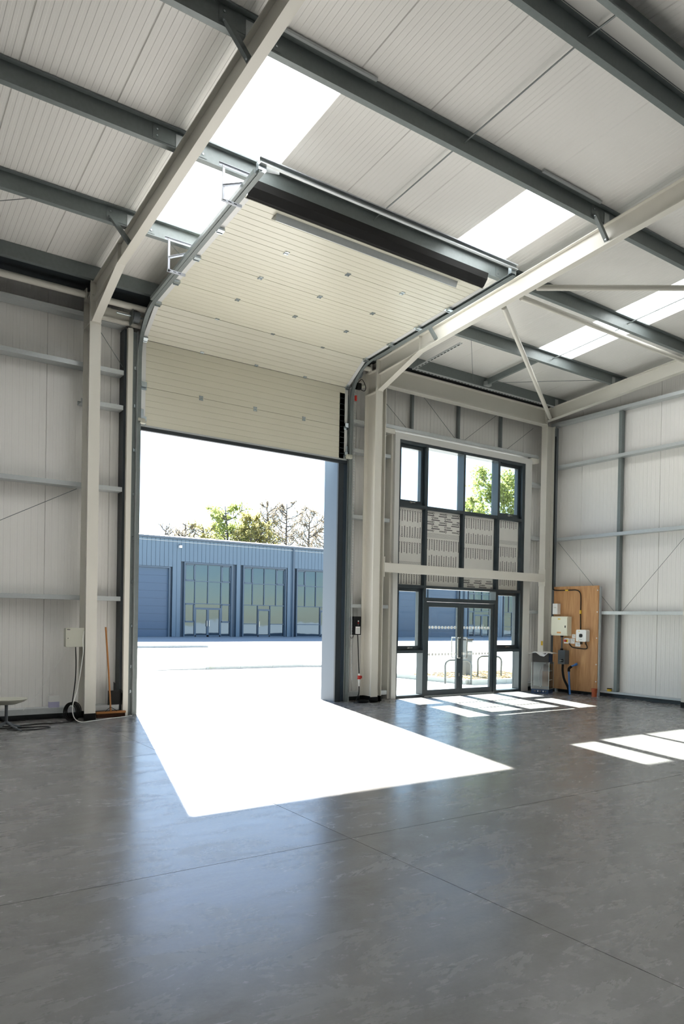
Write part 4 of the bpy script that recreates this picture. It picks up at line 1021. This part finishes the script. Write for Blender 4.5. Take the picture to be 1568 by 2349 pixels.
MB().tube(smooth_path([(3.34, 11.28, .092), (3.38, 11.285, .13), (3.425, 11.29, .155), (3.47, 11.285, .13), (3.52, 11.28, .092)], 5), .004, 6).build('brace', 'black', t)
t = thing('dustpan', (3.52, 11.44, .15), 'black dustpan propped upright on the sill rail beside the broom', 'dustpan')
q = MB(); q.box(3.42, 3.635, 11.428, 11.434, .176, .40); q.box(3.42, 3.426, 11.40, 11.43, .176, .36); q.box(3.629, 3.635, 11.40, 11.43, .176, .36); q.box(3.42, 3.635, 11.40, 11.434, .395, .402); q.build('pan', 'black', t)
MB().rbox(3.505, 3.545, 11.412, 11.43, .40, .52, .008, 'y').build('handle', 'black', t)
for xx in (3.508, 3.542): MB().tube([(xx, 11.421, .51), (xx, 11.421, .535)], .006, 6).build('hook', 'black', t)

# ------------------------------------------------------------------ things right of the vehicle door
t = thing('door_control_box', (8.14, 11.33, 1.28), 'black door control box with buttons beside the middle column', 'control box')
MB().rbox(8.055, 8.215, 11.30, 11.40, 1.29, 1.645, .006, 'y').build('case', 'black', t)
MB().box(8.085, 8.19, 11.298, 11.30, 1.31, 1.45).build('label', 'white_print', t)
for k in range(4): MB().box(8.10, 8.175, 11.2972, 11.298, 1.33+.025*k, 1.337+.025*k).build('print', 'ink_soft', t)
MB().disc((8.145, 11.30, 1.555), (0, -1, 0), .012, .01).build('button', 'white_plastic', t); MB().disc((8.145, 11.30, 1.52), (0, -1, 0), .012, .01).build('button', 'red', t); MB().disc((8.145, 11.30, 1.485), (0, -1, 0), .01, .01).build('button', 'dark_grey', t)
t = thing('mounting_plate', (8.03, 11.42, 1.28), 'galvanised channel bracket behind the door control box', 'bracket')
MB().box(8.035, 8.054, 11.375, 11.436, 1.29, 1.64).build('plate', 'galv_light', t); MB().box(8.0, 8.033, 11.42, 11.436, 1.27, 1.66).build('backing', 'galv', t)
t = thing('chain_guide', (7.98, 11.38, 1.55), 'small galvanised chain holder left of the door control box', 'bracket')
MB().box(7.995, 8.03, 11.36, 11.415, 1.56, 1.575).build('shelf', 'zinc', t); MB().tube([(7.985, 11.36, 1.56), (7.985, 11.36, 1.62)], .008, 6).build('peg', 'zinc', t)
def chain(pts, lab):
    q = MB(); P_ = smooth_path(pts, 40); acc = 0; last = P_[0]; k = 0
    for p in P_[1:]:
        if (p-last).length > .032:
            d = (p-last); c = (p+last)/2; dn = d.normalized(); s_ = Vector((1, 0, 0)) if k % 2 else Vector((0, 1, 0)); s_ = (s_-dn*s_.dot(dn)).normalized()
            q.tube([c-dn*.018+s_*.005, c+dn*.018+s_*.005], .0022, 4, False); q.tube([c-dn*.018-s_*.005, c+dn*.018-s_*.005], .0022, 4, False); last = p; k += 1
    q.build('hoist_chain', 'galv_light', label=lab, cat='chain', group='hoist chains')
chain([(7.99, 11.33, 5.95), (7.995, 11.33, 4), (8.0, 11.33, 2), (8.02, 11.33, .8), (8.045, 11.33, .38)], 'long hoist chain hanging down beside the right door track')
chain([(8.02, 11.35, 5.95), (8.025, 11.35, 4), (8.03, 11.35, 2), (8.035, 11.34, .8), (8.05, 11.335, .42)], 'second strand of the hoist chain nearer the middle column')
t = thing('plug_connector', (8.19, 11.3, .37), 'red industrial plug hanging on the cable below the control box', 'plug')
MB().tube([(8.19, 11.30, .435), (8.19, 11.30, .505)], .034, 14).build('collar', 'red', t); MB().obox((8.225, 11.30, .475), (.02, 0, 0), (0, .02, 0), (0, 0, .025)).build('latch', 'red', t); MB().tube([(8.19, 11.30, .505), (8.19, 11.30, .545)], .02, 10).build('entry', 'white_plastic', t)
MB().tube([(8.19, 11.30, .435), (8.192, 11.30, .30)], [.026, .014], 12).build('grip', 'white_plastic', t)
cable([(8.16, 11.33, 1.29), (8.165, 11.32, 1.1), (8.175, 11.31, .8), (8.188, 11.30, .54)], .009, 'black', 'black lead from the control box down to the red plug')
q = MB(); q.tube(smooth_path([(8.192, 11.30, .30), (8.18, 11.29, .16), (8.1, 11.26, .04), (8.02, 11.22, .012)], 6), .009, 8)
for k in range(3):
    q.tube([(8.14+(.115+.006*k)*math.cos(2*math.pi*a/28), 11.10+(.07+.006*k)*math.sin(2*math.pi*a/28), .012+.016*k) for a in range(29)], .009, 6, False)
q.build('cable_coil', 'black', label='small coil of black lead lying on the floor by the middle column', cat='cable')
cable([(8.06, 11.33, 1.29), (8.05, 11.34, 1.24), (8.03, 11.36, 1.22), (8.02, 11.37, 1.25)], .006, 'black', 'short black lead from the control box to the door track')
t = thing('door_motor', (8.02, 11.3, 5.9), 'black hoist unit with cables near the top of the right door track', 'motor')
MB().rbox(8.0, 8.09, 11.25, 11.34, 5.98, 6.10, .02, 'x').build('gearbox', 'black', t); MB().tube([(8.09, 11.30, 6.04), (8.18, 11.30, 6.07)], .035, 12).build('housing', 'plastic_grey', t)
MB().tube(smooth_path([(8.05, 11.31, 6.12), (8.12, 11.28, 6.18), (8.2, 11.27, 6.05), (8.17, 11.27, 5.97), (8.08, 11.29, 5.99)], 6), .007, 6).build('lead', 'black', t)
MB().rbox(7.985, 8.015, 11.29, 11.33, 5.76, 5.86, .008, 'x').build('release_handle', 'red', t)

# ------------------------------------------------------------------ yard: kerbs, gravel, cycle stands, post
def kerb(p0, p1, w_, h, lab):
    p0, p1 = Vector(p0), Vector(p1); d = p1-p0; L_ = d.length; d.normalize(); s_ = Vector((-d.y, d.x, 0))
    t = thing('kerb', (p0+p1)/2, lab, 'kerb', 'yard kerbs'); n = max(1, int(L_/.9))
    for k in range(n): MB().obox(p0+d*(L_*(k+.5)/n)+Vector((0, 0, h/2-.01)), d*(L_/n/2-.004), s_*(w_/2), Vector((0, 0, h/2))).build('kerb_stone', 'kerb', t)
kerb((12.62, 15.9, 0), (12.98, 13.25, 0), .14, .12, 'concrete kerb outside the glazed doors in front of the gravel')
kerb((13.02, 13.2, 0), (16.5, 12.95, 0), .14, .12, 'concrete kerb outside turning right past the glazed doors')
kerb((3, 34.6, 0), (15.4, 34.6, 0), .3, .12, 'long low kerb across the middle of the yard')
t = thing('gravel_bed', (15, 15, 0), kind='structure'); MB().add([(12.72, 15.9, .06), (13.07, 13.28, .06), (17, 13.05, .06), (17, 15.9, .06)], [(0, 1, 2, 3)]).build('bed', 'gravel', t)
q = MB()
for k in range(900):
    x0_ = random.uniform(12.85, 16.6); y0_ = random.uniform(13.35, 15.8); s_ = random.uniform(.012, .03)
    if x0_ > 12.75+(15.9-y0_)*.134: q.obox((x0_, y0_, .06+s_*.3), (s_, s_*.3, 0), (-s_*.3, s_*.8, 0), (0, s_*.2, s_*.6))
q.build('loose_stones', 'gravel', t, kind='stuff')
def stand(p0, p1, h, lab):
    p0, p1 = Vector(p0), Vector(p1); z = Vector((0, 0, 1))
    MB().tube(smooth_path([p0, p0+z*h*.5, p0+z*(h-.12), p0+z*(h-.03)+(p1-p0)*.08, p0+z*h+(p1-p0)*.25, p1+z*h-(p1-p0)*.25, p1+z*(h-.03)-(p1-p0)*.08, p1+z*(h-.12), p1+z*h*.5, p1], 6), .024, 10).build('cycle_stand', 'stand', label=lab, cat='cycle stand', group='cycle stands')
stand((12.50, 13.55, 0), (13.0, 13.14, 0), .60, 'dark hooped cycle stand seen through the left glazed door leaf')
stand((14.55, 14.45, 0), (15.05, 14.05, 0), .62, 'dark hooped cycle stand seen through the right glazed door leaf')
t = thing('charging_post', (14.45, 14.85, 0), 'dark grey service post standing in the gravel bed', 'post')
MB().box(14.38, 14.62, 14.75, 14.90, .05, 1.05).build('column', 'dark_grey', t); MB().box(14.40, 14.60, 14.745, 14.75, .75, 1.0).build('panel', 'white_plastic', t); MB().box(14.36, 14.64, 14.73, 14.92, 1.05, 1.09).build('cap', 'black', t)
kerb((7.3, 20.45, -.06), (9.0, 20.4, -.03), .25, .08, 'low dark kerb edge fading out at the left of the yard')
kerb((9.0, 20.4, 0), (12.4, 20.35, 0), .25, .085, 'low weedy kerb edge across the near yard')
kerb((12.4, 20.35, 0), (14.8, 19.5, 0), .25, .07, 'low kerb edge turning towards the right reveal of the vehicle door')
q = MB()
for k in range(90):
    x0_ = random.uniform(9.1, 12.3); y0_ = 20.27; h = random.uniform(.06, .17)
    q.add([(x0_, y0_, 0), (x0_+.02, y0_+.01, 0), (x0_+.01+random.uniform(-.04, .04), y0_, h)], [(0, 1, 2)])
q.build('weeds', 'grass', label='sparse weeds growing in the yard joint', cat='weeds', kind='stuff')

# ------------------------------------------------------------------ unit across the yard
FY = 52.2; FZ = 7.6
K = 1/1.149
bld = thing('industrial_unit', (30, FY+4, 0), 'long blue grey clad industrial unit across the yard', 'building')
MB().box(6, 63, FY+.25, FY+11, 0, FZ-.1).build('shell', 'facade_dark', bld)
OPEN = [(15.6, 20.05, 5.15, 'door'), (21.35, 25.2, 5.6, 'w2'), (26.32, 30.12, 5.6, 'w1'), (31.3, 35.1, 5.6, 'w1b'), (36.3, 40.1, 5.6, 'w2'), (41.2, 44.9, 5.15, 'door'), (45.9, 49.6, 5.15, 'door'), (51.2, 55.0, 5.6, 'w2'), (56.2, 60.0, 5.6, 'w1'), (10.2, 13.9, 5.15, 'door')]
src = {}
x = 6.0; pw = .333
while x < 62.7:
    op = [o_ for o_ in OPEN if x+pw > o_[0]-.12 and x < o_[1]+.12]
    z0 = max([o_[2]+.12 for o_ in op]) if op else 0.0
    key = round(z0, 2)
    if key not in src:
        q = MB(); q.extr([(.012, .06), (.012, .0), (pw-.012, .0), (pw-.012, .06)], (x, FY, z0), (1, 0, 0), (0, 1, 0), (0, 0, FZ-.25-z0)); src[key] = (q.build('cladding_panel', 'facade', bld), x)
    else: share(src[key][0], 'cladding_panel', (x-src[key][1], 0, 0), bld)
    x += pw
MB().box(6, 63, FY+.06, FY+.25, 5.75, FZ-.2).build('backing', 'facade_dark', bld)
MB().extr([(0, 0), (-.18, .02), (-.22, .16), (-.05, .2), (.3, .28), (.3, 0)], (6, FY+.02, FZ-.25), (0, 1, 0), (0, 0, 1), (57, 0, 0)).build('gutter', 'facade_dark', bld)
MB().tube([(6, FY-.04, FZ-.42), (63, FY-.04, FZ-.42)], .02, 6).build('cable_rail', 'galv_light', bld)
for xx in (30.75, 50.4): MB().box(xx, xx+.14, FY-.14, FY-.01, 0, FZ-.1).build('downpipe', 'facade_dark', bld)
q = MB().box(20.75, 20.95, FY-.28, FY-.05, 6.72, 6.9); lt = q.build('wall_light', 'white_plastic', bld); MB().box(20.8, 20.9, FY-.06, FY-.0, 6.85, 7.0).build('arm', 'dark_grey', lt)
def ubox(x0, x1, z0, z1, m_, nm, par, y0=FY+.06, y1=FY+.2): return MB().box(x0, x1, y0, y1, z0, z1).build(nm, m_, par)
for x0, x1, zt, kd in OPEN:
    sr = MB(); yf = FY-.02
    sr.box(x0-.1, x0, yf, FY+.24, 0, zt+.1); sr.box(x1, x1+.1, yf, FY+.24, 0, zt+.1); sr.box(x0, x1, yf, FY+.24, zt, zt+.1); sr.build('opening_trim', 'facade_dark', bld)
    if kd == 'door':
        n = 9
        dd = ubox(x0, x1, 0, .55, 'shutter', 'sectional_door', bld, FY+.17, FY+.24)
        for k in range(1, n): MB().box(x0, x1, FY+.17, FY+.24, zt*k/n+.006 if k > 0 else 0, zt*(k+1)/n-.002).build('door_section', 'shutter', dd)
        continue
    wd = x1-x0; panes = []
    mx = [0, .22, .5, .79, 1]; bars = MB(); y0, y1 = FY+.12, FY+.20
    for m_ in mx: bars.box(x0+wd*m_-.03, x0+wd*m_+.03, y0, y1, 2.5 if (m_ == .5 or kd != 'w2' and 0 < m_ < 1) else 0, zt)
    for z in (zt-.03, 4.28, 2.55, .03): bars.box(x0, x1, y0+.002, y1-.002, z-.03, z+.03)
    for a, b in ((mx[0], mx[1]), (mx[3], mx[4])):       # opening lights
        xa, xb = x0+wd*a+.03, x0+wd*b-.03
        for za, zb in ((4.31, zt-.06),)+(((1.15, 2.52),) if kd == 'w2' else ()):
            bars.box(xa, xa+.07, y0, y1, za, zb); bars.box(xb-.07, xb, y0, y1, za, zb); bars.box(xa, xb, y0, y1, za, za+.07); bars.box(xa, xb, y0, y1, zb-.07, zb)
    if kd == 'w2':
        xa, xb = x0+wd*.22+.03, x0+wd*.79-.03; xm = (xa+xb)/2
        bars.box(xa, xb, y0, y1, 2.1, 2.25)
        for p0, p1 in ((xa, xm), (xm, xb)):
            bars.box(p0, p0+.09, y0, y1, 0, 2.1); bars.box(p1-.09, p1, y0, y1, 0, 2.1); bars.box(p0, p1, y0, y1, 0, .12)
        for a, b in ((mx[0], mx[1]), (mx[3], mx[4])): bars.box(x0+wd*a, x0+wd*b, y0, y1, 1.09, 1.15)
        hxs = (xm-.09, xm+.09)
    else:
        xa, xb = (x0+wd*.35, x0+wd*.65) if kd == 'w1' else (x0+wd*.62, x0+wd*.9)
        for m_ in (xa, xb): bars.box(m_-.03, m_+.03, y0, y1, 0, 2.55)
        bars.box(xa, xb, y0, y1, 2.1, 2.25); bars.box(xa, xa+.1, y0, y1, 0, 2.1); bars.box(xb-.1, xb, y0, y1, 0, 2.1); bars.box(xa, xb, y0, y1, 0, .12)
        bars.box(x0, xa, y0, y1, 1.0, 1.06); bars.box(xb, x1, y0, y1, 1.0, 1.06); hxs = (xa+.14,) if kd == 'w1' else (xb-.14,)
    wn_ = bars.build('window', 'facade_dark', bld)
    cx = [x0+wd*m_ for m_ in mx]
    for za, zb in ((4.31, zt-.06), (2.58, 4.25)):
        for k in range(4): panes.append((cx[k], cx[k+1], za, zb))
    if kd == 'w2':
        panes += [(cx[0], cx[1], .06, 1.09), (cx[0], cx[1], 1.15, 2.52), (cx[3], cx[4], .06, 1.09), (cx[3], cx[4], 1.15, 2.52), (xa, xb, 2.25, 2.52), (xa, xm, .1, 2.1), (xm, xb, .1, 2.1)]
    else: panes += [(x0, xa, .06, 1.0), (x0, xa, 1.06, 2.52), (xb, x1, .06, 1.0), (xb, x1, 1.06, 2.52), (xa, xb, .1, 2.1), (xa, xb, 2.25, 2.52)]
    rp = random.Random(int(x0*10))
    for a, b, za, zb in panes:          # each pane sits a touch out of true
        tx, tz = rp.uniform(-.006, .006), rp.uniform(-.006, .006); y_ = FY+.19
        MB().add([(a+.02, y_, za-.02), (b-.02, y_+tx, za-.02), (b-.02, y_+tx+tz, zb+.02), (a+.02, y_+tz, zb+.02), (a+.02, y_+.03, za-.02), (b-.02, y_+.03, za-.02), (b-.02, y_+.03, zb+.02), (a+.02, y_+.03, zb+.02)],
                 [(0, 1, 2, 3), (4, 7, 6, 5), (0, 4, 5, 1), (1, 5, 6, 2), (2, 6, 7, 3), (3, 7, 4, 0)]).build('pane', 'solar', wn_)
    for hx in hxs: MB().tube([(hx, FY+.12, .8), (hx, FY+.06, .8), (hx, FY+.06, 1.25), (hx, FY+.12, 1.25)], .018, 8).build('pull_handle', 'chrome', wn_)

# ------------------------------------------------------------------ trees behind
def tree(x, y, h, wd, lm, nl, lab, lsz=.2, base=0.0):
    t = thing('tree', (x, y, base), lab, 'tree', 'trees behind the unit')
    rg = random.Random(int(x*100+y)); q = MB(); tips = []
    top = Vector((x+rg.uniform(-.4, .4), y, h))
    tp = [Vector((x, y, base)), Vector((x+rg.uniform(-.2, .2), y, h*.4)), Vector((x+rg.uniform(-.3, .3), y, h*.7)), top]
    q.tube(smooth_path(tp, 4), [.3-.26*i/12 for i in range(13)], 7)
    for k in range(34):
        f = .3+.68*k/34; p = tp[0].lerp(top, f); an = rg.uniform(0, 6.28); L_ = 1.3*wd*(.25+.75*math.sin(math.pi*min(1, (f-.2)*1.15)))*rg.uniform(.55, 1.0)
        d = Vector((math.cos(an), math.sin(an), rg.uniform(.35, .9))).normalized(); e = p+d*L_; m1 = p.lerp(e, .5)+Vector((0, 0, -.1*L_))
        q.tube([p, m1, e], [.08, .055, .025], 5, False); tips += [(m1, L_*.5), (e, L_*.45)]
        for s_ in range(4):
            b = p.lerp(e, rg.uniform(.35, .95)); d2 = (d+Vector((rg.uniform(-1, 1), rg.uniform(-1, 1), rg.uniform(-.2, .9)))).normalized(); e2_ = b+d2*L_*rg.uniform(.25, .5)
            q.tube([b, e2_], [.045, .022], 4, False); tips.append((e2_, L_*.3))
    q.build('trunk', 'bark', t)
    q = MB(); V = []; F = []
    for k in range(nl):
        c, r_ = rg.choice(tips); p = c+Vector((rg.gauss(0, .33), rg.gauss(0, .33), rg.gauss(0, .33)))*max(r_, .45); s_ = lsz*1.35*rg.uniform(.5, 1.2)
        a = Vector((rg.uniform(-1, 1), rg.uniform(-1, 1), rg.uniform(-1, 1))).normalized(); b = a.cross(Vector((rg.uniform(-1, 1), rg.uniform(-1, 1), rg.uniform(-1, 1)))).normalized()
        n = len(V); V += [p-a*s_*.5, p+b*s_*.32, p+a*s_*.5, p-b*s_*.32]; F.append((n, n+1, n+2, n+3))
    q.add(V, F); q.build('foliage', lm, t, kind='stuff')
tree(27.0, 72, 10.9, 1.6, 'leaf_brown', 1275, 'thin sparse tree furthest left above the unit roof', .14)
tree(29.6, 72, 11.2, 1.9, 'leaf_brown', 2295, 'sparse brown budded tree second from the left above the unit roof', .15)
tree(31.6, 72, 11.1, 2.0, 'leaf_olive', 3315, 'small olive tree third from the left above the unit roof', .17)
tree(34.6, 73, 13.7, 2.6, 'leaf_green', 4845, 'fresh green tree, the greenest above the unit roof', .24)
tree(36.3, 71, 11.0, 2.6, 'leaf_olive', 6630, 'low dense olive tree in front of the green tree', .2)
tree(37.7, 72.5, 12.8, 2.4, 'leaf_olive', 6120, 'dense olive tree just right of the green tree', .19)
tree(39.2, 72, 14.5, 2.2, 'leaf_brown', 2805, 'tall thin bare branched tree above the unit roof', .14)
tree(41.6, 72, 14.6, 2.5, 'leaf_brown', 4845, 'tall brown budded tree right of centre above the unit roof', .15)
tree(44.4, 72, 14.0, 2.3, 'leaf_brown', 5100, 'brown budded tree close to the right reveal of the vehicle door', .15)
tree(46.6, 72, 13.6, 2.3, 'leaf_brown', 4590, 'brown budded tree cut by the right reveal of the vehicle door', .15)
tree(74.6, 70, 20.7, 4.9, 'leaf_green', 13260, 'large green tree seen through the upper right panes of the screen', .34)
tree(69.6, 70.5, 17.8, 3.0, 'leaf_green', 4590, 'lower green tree seen through the upper centre right pane', .32)
